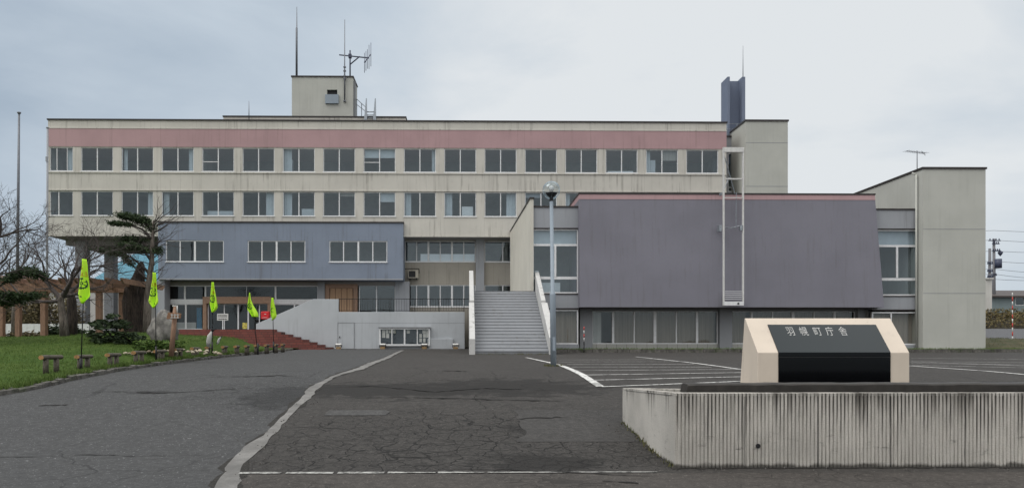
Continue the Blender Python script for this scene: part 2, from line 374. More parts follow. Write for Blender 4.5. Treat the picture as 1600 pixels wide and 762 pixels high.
def tealr(k):
    X = k.sep()
    t = k.mth('FRACT', k.mth('DIVIDE', X[2], .42))
    u = k.mth('FRACT', k.mth('DIVIDE', X[0], .9))
    l = k.mth('MAXIMUM', k.mth('LESS_THAN', t, .10), k.mth('LESS_THAN', u, .05))
    k.col(k.mix(k.mth('MULTIPLY', l, .6), k.mix(k.noise(1, 3), (.045, .19, .27), (.06, .235, .32)), (.02, .10, .15))); k.b.inputs['Roughness'].default_value = .45
M_teal = shader('teal_sheet_roof', tealr)
M_rooff = plain('brown_red_roof', (.17, .10, .085), .6)
M_roofd = plain('dark_brown_roof', (.085, .07, .065), .6)
def moundm(k):
    a = k.mix(k.rng(k.noise(1.5, 5, rough=.7), .35, .65), (.05, .06, .022), (.10, .085, .045)); k.col(a); k.b.inputs['Roughness'].default_value = .95; k.bump(k.noise(20, 4), .8, .04)
M_mound = shader('rough_verge_turf', moundm)
M_bladem = leaf('dry_grass_blades', (.06, .075, .025), (.16, .14, .07))
M_bgwall = paint('pale_house_wall', (.55, .54, .51), streak=.2, grime=.2)
M_bgwall2 = paint('grey_green_shed_wall', (.20, .25, .26), streak=.2, grime=.2)
M_fence = plain('white_fence_sheet', (.60, .61, .61), .6, 0, .08)
M_pole = plain('utility_pole_concrete', (.16, .16, .17), .8)
M_trans = plain('dark_blue_grey_enamel', (.05, .06, .10), .5)
M_wire = plain('black_cable', (.03, .03, .035), .6)
M_flagp = plain('dull_steel_pole', (.16, .17, .19), .5, .4)
M_wsign = wood('brown_sign_board', (.17, .085, .045), (.26, .14, .08))

# ---------------------------------------------------------------- mesh builder
class MB:
    def __init__(s): s.v = []; s.f = []; s.sm = []
    def add(s, vs, fs, smooth=False):
        o = len(s.v); s.v += [tuple(v) for v in vs]; s.f += [tuple(i+o for i in f) for f in fs]; s.sm += [smooth]*len(fs); return s
    def quad(s, a, b, c, d): return s.add([a, b, c, d], [(0, 1, 2, 3)])
    def box(s, x0, x1, y0, y1, z0, z1):
        x0, x1 = sorted((x0, x1)); y0, y1 = sorted((y0, y1)); z0, z1 = sorted((z0, z1))
        return s.add([(x0, y0, z0), (x1, y0, z0), (x1, y1, z0), (x0, y1, z0), (x0, y0, z1), (x1, y0, z1), (x1, y1, z1), (x0, y1, z1)],
                     [(0, 3, 2, 1), (4, 5, 6, 7), (0, 1, 5, 4), (1, 2, 6, 5), (2, 3, 7, 6), (3, 0, 4, 7)])
    def hexa(s, p): return s.add(p, [(0, 3, 2, 1), (4, 5, 6, 7), (0, 1, 5, 4), (1, 2, 6, 5), (2, 3, 7, 6), (3, 0, 4, 7)])
    def extrude(s, poly, d):           # poly: list of 3D points (planar), d: vector
        n = len(poly); d = Vector(d); p = [Vector(q) for q in poly]
        vs = p+[q+d for q in p]
        return s.add(vs, [tuple(range(n))[::-1], tuple(range(n, 2*n))]+[(i, (i+1) % n, (i+1) % n+n, i+n) for i in range(n)])
    def tube(s, path, rad, n=8, cap=True, smooth=True):
        path = [Vector(p) for p in path]; m = len(path)
        if not hasattr(rad, '__len__'): rad = [rad]*m
        vs = []; up = None
        for i, p in enumerate(path):
            t = (path[min(i+1, m-1)]-path[max(i-1, 0)])
            t = t.normalized() if t.length > 1e-9 else Vector((0, 0, 1))
            if up is None:
                a = Vector((0, 0, 1)) if abs(t.z) < .9 else Vector((1, 0, 0)); up = t.cross(a).normalized()
            else:
                up = (up-t*up.dot(t)); up = up.normalized() if up.length > 1e-6 else t.orthogonal().normalized()
            q = t.cross(up)
            for j in range(n):
                a = 2*math.pi*j/n; vs.append(p+(up*math.cos(a)+q*math.sin(a))*rad[i])
        fs = [(i*n+j, i*n+(j+1) % n, (i+1)*n+(j+1) % n, (i+1)*n+j) for i in range(m-1) for j in range(n)]
        s.add(vs, fs, smooth)
        if cap and n > 2:
            o = len(s.v)-m*n
            s.f += [tuple(o+j for j in range(n))[::-1], tuple(o+(m-1)*n+j for j in range(n))]; s.sm += [False]*2
        return s
    def bar(s, a, b, r, n=4): return s.tube([a, b], r, n, True, n > 4)
    def lathe(s, prof, c, n=24):
        vs = [(c[0]+r*math.cos(2*math.pi*j/n), c[1]+r*math.sin(2*math.pi*j/n), c[2]+z) for r, z in prof for j in range(n)]
        return s.add(vs, [(i*n+j, i*n+(j+1) % n, (i+1)*n+(j+1) % n, (i+1)*n+j) for i in range(len(prof)-1) for j in range(n)], True)
    def build(s, name, mat, parent=None, bevel=0, mats=None):
        o0 = ORG.get(parent.name, Vector((0, 0, 0))) if parent else Vector((0, 0, 0))
        me = bpy.data.meshes.new(name); me.from_pydata([(x-o0[0], y-o0[1], z-o0[2]) for x, y, z in s.v], [], s.f)
        me.polygons.foreach_set('use_smooth', s.sm); me.validate(); me.update()
        me.materials.append(mat)
        o = bpy.data.objects.new(name, me); COL.objects.link(o)
        if parent: o.parent = parent
        ORG[o.name] = o0
        if bevel:
            b = o.modifiers.new('bevel', 'BEVEL'); b.width = bevel; b.segments = 2; b.limit_method = 'ANGLE'
        return o
ORG = {}
def tag(o, label=None, cat=None, group=None, kind=None):
    for a, b in (('label', label), ('category', cat), ('group', group), ('kind', kind)):
        if b: o[a] = b
    return o
def thing(name, loc, label, cat, group=None):
    o = bpy.data.objects.new(name, None); COL.objects.link(o); o.location = loc; o.empty_display_size = .3
    ORG[o.name] = Vector(loc); return tag(o, label, cat, group)
def single(mb, name, mat, label, cat, group=None, base=None, bevel=0):
    """a thing that is one mesh, origin at base"""
    b = Vector(base) if base is not None else Vector(mb.v[0])
    mb.v = [(x-b[0], y-b[1], z-b[2]) for x, y, z in mb.v]
    o = mb.build(name, mat, None, bevel); o.location = b; ORG[o.name] = b
    return tag(o, label, cat, group)
def struct(mb, name, mat): return tag(mb.build(name, mat), kind='structure')
def stuff(mb, name, mat, label, cat):
    o = mb.build(name, mat); return tag(o, label, cat, None, 'stuff')

def wall_holes(mb, x0, x1, z0, z1, Y, holes, rev=.15):
    xs = sorted({x0, x1}|{h[0] for h in holes}|{h[1] for h in holes}); zs = sorted({z0, z1}|{h[2] for h in holes}|{h[3] for h in holes})
    xs = [x for x in xs if x0-1e-6 <= x <= x1+1e-6]; zs = [z for z in zs if z0-1e-6 <= z <= z1+1e-6]
    for a, b in zip(xs, xs[1:]):
        for c, d in zip(zs, zs[1:]):
            mx, mz = (a+b)/2, (c+d)/2
            if any(h[0] < mx < h[1] and h[2] < mz < h[3] for h in holes): continue
            mb.quad((a, Y, c), (b, Y, c), (b, Y, d), (a, Y, d))
    for a, b, c, d in holes:
        Z = Y+rev
        mb.quad((a, Y, c), (a, Z, c), (b, Z, c), (b, Y, c)); mb.quad((a, Y, d), (b, Y, d), (b, Z, d), (a, Z, d))
        mb.quad((a, Y, c), (a, Y, d), (a, Z, d), (a, Z, c)); mb.quad((b, Y, c), (b, Z, c), (b, Z, d), (b, Y, d))
def window(parent, x0, x1, z0, z1, Y, muls, fr=.055, rev=.06, rails=(), sill=True, glassm=None):
    """aluminium frame in the opening; muls = [(fraction, width)]; pane = child"""
    m = MB(); y0, y1 = Y+rev, Y+rev+.07
    m.box(x0, x0+fr, y0, y1, z0, z1); m.box(x1-fr, x1, y0, y1, z0, z1)
    m.box(x0+fr, x1-fr, y0, y1, z1-fr, z1); m.box(x0+fr, x1-fr, y0, y1, z0, z0+fr)
    for t, wd in muls:
        c = x0+(x1-x0)*t; m.box(c-wd/2, c+wd/2, y0-.008, y1-.01, z0+fr, z1-fr)
    for t, wd, a, b in rails:
        c = z0+(z1-z0)*t; m.box(x0+(x1-x0)*a+fr, x0+(x1-x0)*b-fr, y0+.012, y1-.02, c-wd/2, c+wd/2)
    if sill: m.box(x0-.05, x1+.05, Y-.05, Y+rev+.02, z0-.05, z0-.003)
    o = m.build('window', M_alu, parent)
    MB().quad((x0+.02, y0+.04, z0+.02), (x1-.02, y0+.04, z0+.02), (x1-.02, y0+.04, z1-.02), (x0+.02, y0+.04, z1-.02)).build('pane', glassm or M_glass, o)
    return o
def drape(win, x0, x1, z0, z1, y, mat, amp=.03, f=14):
    m = MB(); n = max(6, int((x1-x0)*f))
    ph = random.random()*6
    vs = []
    for i in range(n+1):
        x = x0+(x1-x0)*i/n; yy = y+amp*math.sin(i*1.9+ph)
        vs += [(x, yy, z0), (x, yy, z1)]
    m.add(vs, [(2*i, 2*i+2, 2*i+3, 2*i+1) for i in range(n)], True)
    return m.build('curtain', mat, win)

# ================================================================ SETTING
g = MB(); vs = []; fs = []
XS = [-1500, -60, 60, 1500]
for Y in YN:
    for x in XS: vs.append((x, Y, GZ(Y)))
nx = len(XS)
for i in range(len(YN)-1):
    for j in range(nx-1): fs.append((i*nx+j, i*nx+j+1, (i+1)*nx+j+1, (i+1)*nx+j))
g.add(vs, fs)
def gp(u, v): return HIT(u, v)
pc = gp(720, 700)
M_lot = asphalt('car_park_asphalt', (.050, .047, .044), .95, (pc.x+.1, pc.y+.1, .27, .30), .5, .35,
                dark_at=[(gp(610, 608).x, gp(610, 608).y, .30, .75, .9), (gp(800, 604).x, gp(800, 604).y, .38, .6, .9), (gp(850, 722).x, gp(850, 722).y, 1.0, 1.5, .85), (gp(875, 668).x, gp(875, 668).y, 1.0, 1.3, .7)])
struct(g, 'ground', M_lot)
M_drive = asphalt('driveway_asphalt', (.066, .067, .068), .55, (gp(430, 615).x, gp(430, 615).y, .6, .4), .7, .16,
                  dark_at=[(gp(462, 618).x, gp(462, 618).y, .8, .6, .7), (gp(243, 613).x, gp(243, 613).y, 1.6, 4, .7)])
M_pave = asphalt('pavement_asphalt', (.066, .060, .055), .5, None, .5, .3)
M_patch = asphalt('smooth_patch_asphalt', (.075, .074, .073), .0, None, .2, .15)
M_edge = asphalt('dark_edge_asphalt', (.030, .028, .025), 0, None, .4, .5)
M_patchr = asphalt('smooth_lane_asphalt', (.056, .054, .052), .2, None, .25, .25)

def ribbon(rows, h):           # rows: (Y, xl, xr)
    m = MB(); vs = []
    for Y, a, b in rows: vs += [(a, Y, GZ(Y)+h), (b, Y, GZ(Y)+h)]
    m.add(vs, [(2*i, 2*i+1, 2*i+3, 2*i+2) for i in range(len(rows)-1)]); return m
def poly_x(pts):               # pts: ground points sorted by Y -> x(Y)
    pts = sorted([(p.y, p.x) for p in pts])
    def f(Y):
        if Y <= pts[0][0]: (a, xa), (b, xb) = pts[0], pts[1]
        elif Y >= pts[-1][0]: (a, xa), (b, xb) = pts[-2], pts[-1]
        else:
            for (a, xa), (b, xb) in zip(pts, pts[1:]):
                if a <= Y <= b: break
        return xa+(xb-xa)*(Y-a)/(b-a)
    return f
def ynodes(a, b): return [a]+[y for y in YN if a+1e-3 < y < b-1e-3]+[b]
stL = poly_x([gp(*p) for p in ((337, 762), (357, 722), (382, 699), (398, 688), (407, 684), (440, 651), (474, 618), (480, 607), (515, 589), (552, 577), (600, 559), (626, 547.5))])
stR = poly_x([gp(*p) for p in ((372, 762), (381, 722), (409, 699), (416, 691), (423, 684), (453, 651), (489, 618), (495, 608), (523, 589), (567, 577), (609, 559), (631, 547.5))])
yend = 44.0
struct(ribbon([(Y, -80, stL(Y)+.02) for Y in ynodes(2.0, yend)], .004), 'driveway', M_drive)
rj = [random.uniform(-1, 1) for _ in range(4000)]
def jit(i, a): return rj[i % 4000]*a
struct(ribbon([(Y, stL(Y)-.05+jit(i+60, .07), stR(Y)+.03+jit(i+90, .06)) for i, Y in enumerate(ynodes(2.0, 38))], .006), 'strip_edge_dirt', M_edge)
struct(ribbon([(Y, stL(Y)+jit(i, .025), stR(Y)+jit(i+700, .025)) for i, Y in enumerate(ynodes(2.0, 40))], .008), 'concrete_strip', M_strip)
# white edge line beyond the strip and the cross line at the entrance
def line_strip(a, b, wa, wb, h=.012, n=24, bend=0., jt=.0):
    """painted line between two ground points, with its width across the direction"""
    a = Vector(a); b = Vector(b); m = MB(); vs = []
    for i in range(n+1):
        t = i/n; p = a.lerp(b, t); d = (b-a); q = Vector((-d.y, d.x, 0)).normalized()
        p = p+q*bend*4*t*(1-t)
        wd = (wa+(wb-wa)*t)/2
        for s in (-1, 1):
            r = p+q*s*(wd+random.uniform(-jt, jt)); vs.append((r.x, r.y, GZ(r.y)+h))
    m.add(vs, [(2*i, 2*i+1, 2*i+3, 2*i+2) for i in range(n)]); return m
YL = gp(600, 738).y
m = MB()
for u0, u1 in ((373, 438), (446, 520), (527, 600), (605, 680), (684, 757), (762, 1030)):
    a, b = gp(u0, 740), gp(u1, 740); q = line_strip((a.x, YL-.03, 0), (b.x, YL-.03, 0), .10 if u0 < 700 else .05, .10 if u0 < 600 else .045, .012, 10, 0, .008)
    m.add(q.v, q.f)
struct(m, 'entrance_line', M_lineo)
struct(ribbon([(Y, stR(Y)-.02, 60) for Y in ynodes(2.0, YL-.08)], .004), 'pavement', M_pave)
# repair patches
def patch(pts, name, mat, h=.0085, jt=.05):
    c = [gp(*p) for p in pts]; ys = [p.y for p in c]; xs = [p.x for p in c]
    y0, y1 = min(ys), max(ys); a, b = min(xs), max(xs)
    rows = [(Y, a+jit(int(Y*40), jt), b+jit(int(Y*40)+999, jt)) for Y in ynodes(y0, y1)]
    return struct(ribbon(rows, h), name, mat)
patch(((512, 641), (603, 649)), 'asphalt_repair', M_patch)
patch(((820, 690), (1005, 640)), 'asphalt_repair', M_patchr, .004, .12)
# long cracks across the asphalt
m = MB()
def crack(pts, wd, seed):
    r_ = random.Random(seed); g_ = [gp(*p) for p in pts]; vs = []; c = 0; tot = sum(max(6, int((b-a).length/.10)) for a, b in zip(g_, g_[1:]))
    for a, b in zip(g_, g_[1:]):
        n = max(6, int((b-a).length/.10))
        for i in range(n):
            c = c*.85+r_.gauss(0, .018); p = a.lerp(b, i/n); w_ = wd*abs(r_.gauss(.7, .5))*math.sin(math.pi*min(1, (len(vs)//2+.5)/max(8, tot)))**.7+.001
            for q in (-w_, w_): vs.append((p.x+r_.gauss(0, .004), p.y+c+q, GZ(p.y+c+q)+.013))
    m.add(vs, [(2*i, 2*i+1, 2*i+3, 2*i+2) for i in range(len(vs)//2-1)])
crack(((-60, 716), (60, 714), (160, 712), (215, 713), (330, 712)), .011, 1)
crack(((130, 613), (210, 611.5), (270, 613), (400, 607)), .028, 2); crack(((214, 613), (240, 614), (266, 613.5)), .085, 7)
crack(((330, 589), (400, 588), (432, 586.5), (470, 589)), .05, 3); crack(((402, 588), (434, 587.5)), .10, 8); crack(((60, 634), (112, 633)), .05, 4)
crack(((505, 605), (580, 603), (680, 612), (760, 606), (865, 610)), .05, 5); crack(((560, 621), (700, 622), (880, 627), (905, 640)), .03, 6)
crack(((690, 579), (735, 580)), .12, 9); crack(((700, 732), (780, 733), (960, 741), (1035, 744)), .02, 10); crack(((790, 655), (870, 652), (900, 655)), .03, 11); crack(((940, 751), (1010, 757)), .03, 12)
struct(m, 'asphalt_cracks', plain('dark_crack', (.014, .013, .012), .9))  # one even dark colour along the crack lines
# parking bay lines
m = MB()
def pl(p, q, wa, wb, bend=0):
    s = line_strip(gp(*p), gp(*q), wa, wb, .012, 26, bend, .006); m.add(s.v, s.f)
pl((822, 558.5), (878, 571.5), .10, .15); pl((878, 571.5), (938, 604), .17, .19)
pl((940, 604.3), (1290, 590), .07, .07, -.03); pl((926, 594), (1290, 585.5), .06, .06, -.03)
pl((911, 586), (1290, 580), .06, .06, -.03); pl((898, 579), (1290, 576), .05, .05, -.02)
pl((893, 573.5), (1112, 573.5), .05, .05); pl((886, 569.5), (1085, 569), .05, .05); pl((872, 565.5), (1060, 565), .05, .05); pl((862, 562.3), (1035, 561.8), .05, .05)
pl((994, 557.5), (1200, 584), .13, .13)
pl((1330, 566), (1720, 598), .12, .12); pl((1300, 561.5), (1700, 575.5), .07, .07)
for v0, v1 in ((559.5, 562.5), (564.5, 568.0), (567.5, 571.5), (570.5, 577)): pl((1424, v0), (1700, v1), .05, .05)
struct(m, 'parking_lines', M_line)

# lawn
edge_px = [(0, 617), (30, 612), (60, 606), (110, 594), (150, 586), (200, 577), (250, 570), (300, 564), (350, 558), (400, 553), (455, 547)]
eg = [gp(*p) for p in edge_px]
ex = poly_x(eg); Y0 = eg[0].y; Y1 = eg[-1].y
rows = []
for i, Y in enumerate(ynodes(Y0-1.2, 52)):
    xr = ex(min(Y, Y1)) if Y < Y1 else ex(Y1)-.2
    if Y > 43.0: xr = XU(262, 43)
    ts = [0, .3, .5, .62]+[.62+.38*j/46 for j in range(1, 47)]
    row = []
    for t in ts:
        x = -75+(xr+75)*t
        z = LAWN(x, Y)
        d = xr-x
        if d < .8: z = min(z, GZ(Y)+.10+d*.12)
        row.append((x, Y, z+(jit(int(x*37+Y*91), .012) if d > .05 else 0)))
    rows.append(row)
m = MB(); n = len(rows[0])
m.add([p for r in rows for p in r], [(i*n+j, i*n+j+1, (i+1)*n+j+1, (i+1)*n+j) for i in range(len(rows)-1) for j in range(n-1)], True)
struct(m, 'lawn', M_lawn)
# kerb of the lawn: rough blocks
m = MB(); pts = []
Y = Y0-1.2
path = [(ex(y), y) for y in ynodes(Y0-1.2, Y1)]
acc = 0
for (xa, ya), (xb, yb) in zip(path, path[1:]):
    L_ = math.hypot(xb-xa, yb-ya); k_ = max(1, int(L_/.55))
    for i in range(k_):
        ta, tb = i/k_, (i+.97)/k_
        a = Vector((xa+(xb-xa)*ta, ya+(yb-ya)*ta, 0)); b = Vector((xa+(xb-xa)*tb, ya+(yb-ya)*tb, 0))
        d = (b-a).normalized(); q = Vector((d.y, -d.x, 0))*.08
        dx = jit(int(acc*13), .02); hh = .115+jit(int(acc*17)+5, .02); acc += 1
        o = Vector((dx, 0, 0))
        za, zb = GZ(a.y), GZ(b.y)
        m.hexa([Vector((p.x, p.y, z))+o for p, z in ((a-q, za-.05), (b-q, zb-.05), (b+q, zb-.05), (a+q, za-.05), (a-q, za+hh), (b-q, zb+hh), (b+q, zb+hh-.03), (a+q, za+hh-.03))])
struct(m, 'lawn_kerb', M_kerb)
# grass blades
m = MB()
def blades(n, fx):
    for _ in range(n):
        x, Y, z, h = fx()
        a = random.uniform(0, 6.28); wd = .012; dx, dy = math.cos(a)*wd, math.sin(a)*wd
        lx, ly = random.uniform(-.5, .5)*h, random.uniform(-.5, .5)*h
        m.add([(x-dx, Y-dy, z-.02), (x+dx, Y+dy, z-.02), (x+lx, Y+ly, z+h)], [(0, 1, 2)])
def fx1():
    Y = Y0-.8+(random.random()**1.5)*20; xr = ex(min(Y, Y1)); x = xr-random.random()**1.3*16
    d = xr-x; z = LAWN(x, Y)
    if d < .8: z = min(z, GZ(Y)+.10+d*.12)
    return x, Y, z, random.uniform(.03, .07)
blades(42000, fx1)
def fx2():
    Y = Y0-.8+random.random()*22; xr = ex(min(Y, Y1)); x = xr-abs(random.gauss(0, .16)); return x, Y, GZ(Y)+.10, random.uniform(.05, .14)
blades(7000, fx2)
stuff(m, 'grass', M_blade, 'short green grass blades covering the mounded lawn beside the driveway', 'grass')

# kerb and verge in front of the hall
yk = 34.3; x0k, x1k = XU(868, yk), XU(1620, yk)
m = MB(); x = x0k
while x < x1k:
    m.box(x, min(x+.58, x1k), yk, yk+.14, GZ(yk)-.1, GZ(yk)+.17+random.uniform(-.01, .01)); x += .60
struct(m, 'hall_kerb', M_kerb)
m = MB(); m.box(x0k, x1k, yk+.14, 37.9, .9, GZ(yk)+.14); struct(m, 'hall_verge', M_soil)
m = MB()
def fx3():
    x = random.uniform(x0k, x1k); Y = yk+.14+random.random()**2*1.6; return x, Y, GZ(yk)+.14, random.uniform(.03, .10)*(1 if random.random() < .8 else 1.6)
blades(6500, fx3)
stuff(m, 'verge_grass', M_blade, 'thin weedy grass along the kerb below the hall windows', 'grass')

def edge_band(pts, wd, name='ground_edge_band'):  # uneven dark band on the ground along the foot of a wall
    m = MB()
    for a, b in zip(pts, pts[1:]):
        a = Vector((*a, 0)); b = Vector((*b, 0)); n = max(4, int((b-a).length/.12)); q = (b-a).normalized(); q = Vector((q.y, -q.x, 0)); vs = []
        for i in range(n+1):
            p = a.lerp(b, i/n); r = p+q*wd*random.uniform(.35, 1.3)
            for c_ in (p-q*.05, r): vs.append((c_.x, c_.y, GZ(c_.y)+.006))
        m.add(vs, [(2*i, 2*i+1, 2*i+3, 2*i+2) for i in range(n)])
    return struct(m, name, M_edge)
_p0 = XU(1055, 8.97)
edge_band([(_p0+.05, 12.0), (_p0-.0, 8.95)], -.10); edge_band([(_p0-.06, 8.955), (10.3, 8.955)], .07)
edge_band([(XU(742, 30.8), 30.79), (XU(858, 30.8), 30.79)], .10); edge_band([(XU(507, 46), 45.99), (XU(726, 46), 45.99)], .14)
m = MB()
_lb = HIT(865, 571.5)
def fx5():
    r_ = random.random()
    if r_ < .3: a_ = random.uniform(0, 6.28); d_ = random.uniform(.09, .3); x, Y = _lb.x+d_*math.cos(a_), _lb.y+d_*math.sin(a_)*.6
    elif r_ < .7: x, Y = random.uniform(XU(742, 30.8), XU(870, 30.8)), 30.76-random.random()**2*.12
    else: x, Y = _p0-random.random()**2*.08, random.uniform(8.9, 11.9)
    return x, Y, GZ(Y), random.uniform(.03, .09)
blades(520, fx5)
stuff(m, 'weeds', M_bladem, 'small weeds at the foot of the stairs, the lamp post and the planter', 'weeds')
m = MB()
for _ in range(150):
    r_ = random.random()
    if r_ < .45: x, Y = _p0-.02-random.random()**2*.35, random.uniform(8.7, 12)
    elif r_ < .6: x, Y = random.uniform(_p0, 8), 8.93-random.random()**2*.2
    else: Y = random.uniform(8, 14); x = stR(Y)+random.gauss(.05, .25)
    q = random.uniform(.005, .013); z = GZ(Y)+.012
    m.hexa([(x-q, Y-q*.8, z-.01), (x+q, Y-q, z-.01), (x+q*.9, Y+q, z-.01), (x-q, Y+q*.7, z-.01), (x-q*.6, Y-q*.5, z+q*.7), (x+q*.5, Y-q*.6, z+q*.6), (x+q*.6, Y+q*.5, z+q*.8), (x-q*.5, Y+q*.5, z+q*.5)])
stuff(m, 'gravel', plain('loose_grit', (.085, .08, .075), .9, 0, .6, 40), 'loose grit and crumbs of asphalt lying along the planter foot and the concrete strip', 'grit')
# right-hand grass mound, side street and bank
m = MB(); xs = [XU(1527, 37)+i*.5 for i in range(40)]; ysl = [36.2+.6*i for i in range(24)]
def MZ(x, Y):
    t = min(1, max(0, (x-xs[0])/2.2)); s = min(1, max(0, (Y-36.2)/4))
    return GZ(Y)+.02+.62*t*t*(3-2*t)*s*(1-.25*min(1, max(0, (x-xs[0]-5)/6)))+.05*math.sin(x*2+Y)*t*s
m.add([(x, Y, MZ(x, Y)) for Y in ysl for x in xs], [(i*40+j, i*40+j+1, (i+1)*40+j+1, (i+1)*40+j) for i in range(23) for j in range(39)], True)
struct(m, 'grass_mound', M_mound)
m = MB()
def fx4():
    x = random.uniform(xs[0], xs[-1]); Y = random.uniform(36.2, 46); return x, Y, MZ(x, Y), random.uniform(.04, .12)
blades(6000, fx4)
stuff(m, 'mound_grass', M_bladem, 'rough grass growing on the low mound right of the hall', 'grass')
M_street = asphalt('side_street_asphalt', (.11, .112, .118), 0, None, .1, .1)
m = MB(); A, B = P(1530, 531, 49), P(1530, 512, 76)
xa, xb = 30, 140
m.hexa([(xa, 48, 1.0), (xb, 48, 1.0), (xb, 78, 1.0), (xa, 78, 1.0), (xa, 48, A.z), (xb, 48, A.z), (xb, 78, B.z), (xa, 78, B.z)])
struct(m, 'side_street', M_street)
m = MB(); za, zb = ZV(513, 50, 77), ZV(487, 50, 82)
nx_, ny_ = 90, 8
vs = []
for j in range(ny_):
    for i in range(nx_):
        t = j/(ny_-1); vs.append((38+i*1.0, 76.5+t*5+random.uniform(-.3, .3), za-.4+(zb-za+.4)*(t**.6)+random.uniform(-.12, .12)))
m.add(vs, [(j*nx_+i, j*nx_+i+1, (j+1)*nx_+i+1, (j+1)*nx_+i) for j in range(ny_-1) for i in range(nx_-1)])
m.box(38, 127, 81.4, 140, 0, zb-.1)
struct(m, 'bank', M_soil)
def leafcloud(m, n, fpt, size, flat=.5, asp=2.2):
    for _ in range(n):
        p = Vector(fpt()); d = Vector((random.gauss(0, 1), random.gauss(0, 1), random.gauss(0, flat))).normalized(); e = d.orthogonal().normalized()
        e = Matrix.Rotation(random.uniform(0, 6.28), 3, d) @ e
        s = size*random.uniform(.6, 1.4)
        m.add([p-d*s, p+e*s/asp, p+d*s, p-e*s/asp], [(0, 1, 2, 3)])
m = MB()
def fbank():
    t = random.random(); return (random.uniform(38, 110), 76.3+t*5, za-.2+(zb-za+.3)*(t**.6)+random.uniform(-.1, .35))
leafcloud(m, 16000, fbank, .13)
stuff(m, 'bank_scrub', M_hedge, 'brownish olive scrub covering the bank across the side street', 'scrub')

# ================================================================ OFFICE BUILDING
YF = 53.0
ob = thing('office_building', (-5, YF, 1.2), 'long beige office building with a pink roof band and a slate blue entrance block', 'office building')
uc = 600; zz = lambda v, Y=YF, u=uc: ZV(v, XU(u, Y), Y)
zcap, zp1, zp0 = zz(188), zz(203.2), zz(231)
r1t, r1b, r2t, r2b, zbot = zz(232.2), zz(269), zz(300), zz(338), zz(370)
xl, xr = XU(75, YF), XU(1135, YF)
w1 = [(XU(77.5, YF), XU(114, YF))]+[(XU(126.5+63.07*i, YF), XU(176.5+63.07*i, YF)) for i in range(16)]
holes = [(a, b, r1b, r1t) for a, b in w1]+[(a, b, r2b, r2t) for a, b in w1]
m = MB(); wall_holes(m, xl, xr, zbot, zp0, YF, holes, .14)
# spandrel ledge lines, drip edge, sides, rear
YB = 60.0
m.quad((xl, YB, zbot), (xl, YF, zbot), (xl, YF, zp0), (xl, YB, zp0)); m.quad((xr, YF, zbot), (xr, YB, zbot), (xr, YB, zp0), (xr, YF, zp0))
m.quad((xr, YB, zbot), (xl, YB, zbot), (xl, YB, zp0), (xr, YB, zp0))
m.box(xl, xr, YF-.06, YF+.05, r1b-.14, r1b-.052); m.box(xl, xr, YF-.06, YF+.05, r2t+.04, r2t+.10); m.box(xl, xr, YF-.06, YF+.05, zbot, zbot+.10)
m.build('wall', M_beige, ob)
MB().box(xl, xr, YF-.03, YB, zp0, zp1).build('pink_band', M_pink, ob)
m = MB(); m.box(xl, xr, YF, YB, zp1, zcap-.10); m.box(xl, xr, YF-.05, YF, zp1+.003, zp1+.08); m.build('parapet', M_beige, ob)
m = MB(); m.box(xl-.06, xr+.06, YF-.07, YB+.06, zcap-.10, zcap); m.build('coping', M_cap, ob)
m = MB(); m.box(xl+.02, xr-.02, YF+.02, YB-.02, zbot-.005, zbot+.25); m.box(xl+.4, XU(250, YF), YF+1.6, YF+2.2, zbot-.45, zbot-.005); m.box(xl+.4, XU(250, YF), YB-.7, YB-.1, zbot-.45, zbot-.005); m.build('soffit', M_soff, ob)
# interior: floors and back walls behind the glass
m = MB(); yi0, yi1 = YF+.35, YF+4.2
for a, b in ((r1b-.9, r1t+.35), (r2b-.9, r2t+.35)):
    m.quad((xl+.1, yi1, a), (xr-.1, yi1, a), (xr-.1, yi1, b), (xl+.1, yi1, b)); m.quad((xl+.1, yi0, a), (xr-.1, yi0, a), (xr-.1, yi1, a), (xl+.1, yi1, a)); m.quad((xl+.1, yi0, b), (xl+.1, yi1, b), (xr-.1, yi1, b), (xr-.1, yi0, b))
    m.quad((xl+.1, yi0, a), (xl+.1, yi1, a), (xl+.1, yi1, b), (xl+.1, yi0, b)); m.quad((xr-.1, yi0, a), (xr-.1, yi0, b), (xr-.1, yi1, b), (xr-.1, yi1, a))
    for i in (3, 5, 8, 11, 14): 
        c = (w1[i][1]+w1[i+1][0])/2; m.box(c-.06, c+.06, yi0+.05, yi1, a, b)
m.build('interior', M_interior, ob)
rnd = random.Random(3)
for row, (zb_, zt_) in enumerate(((r1b, r1t), (r2b, r2t))):
    for i, (a, b) in enumerate(w1):
        if i == 0: muls = [(.38, .06)]; rails = ()
        else:
            muls = [(.5, .07)]; rails = ()
        if (row, i) in ((0, 4), (0, 8)): rails = [(.42, .05, 0, .5)]
        if (row, i) == (0, 0): muls = [(.30, .05), (.74, .04)]
        wn_ = window(ob, a, b, zb_, zt_, YF, muls, .055, .05, rails, True)
        q = rnd.random()
        if q < .22: drape(wn_, a+.05, a+.05+(b-a)*rnd.uniform(.12, .3), zb_+.03, zt_, YF+.32, M_curtw)
        elif q < .38: drape(wn_, b-(b-a)*rnd.uniform(.12, .45), b-.05, zb_+.03, zt_, YF+.32, M_curtw)
        elif q < .44: drape(wn_, a+.05, b-.05, zb_+.03, zt_, YF+.4, M_curtw)
        if rnd.random() < .30:
            h_ = (zt_-zb_)*rnd.uniform(.12, .45); t0, t1 = ((.03, .48), (.52, .97), (.03, .97))[rnd.randrange(3)]
            MB().box(a+(b-a)*t0, a+(b-a)*t1, YF+.22, YF+.235, zt_-h_, zt_).build('roller_blind', (M_curtw, M_gpan, M_curt)[rnd.randrange(3)], wn_)
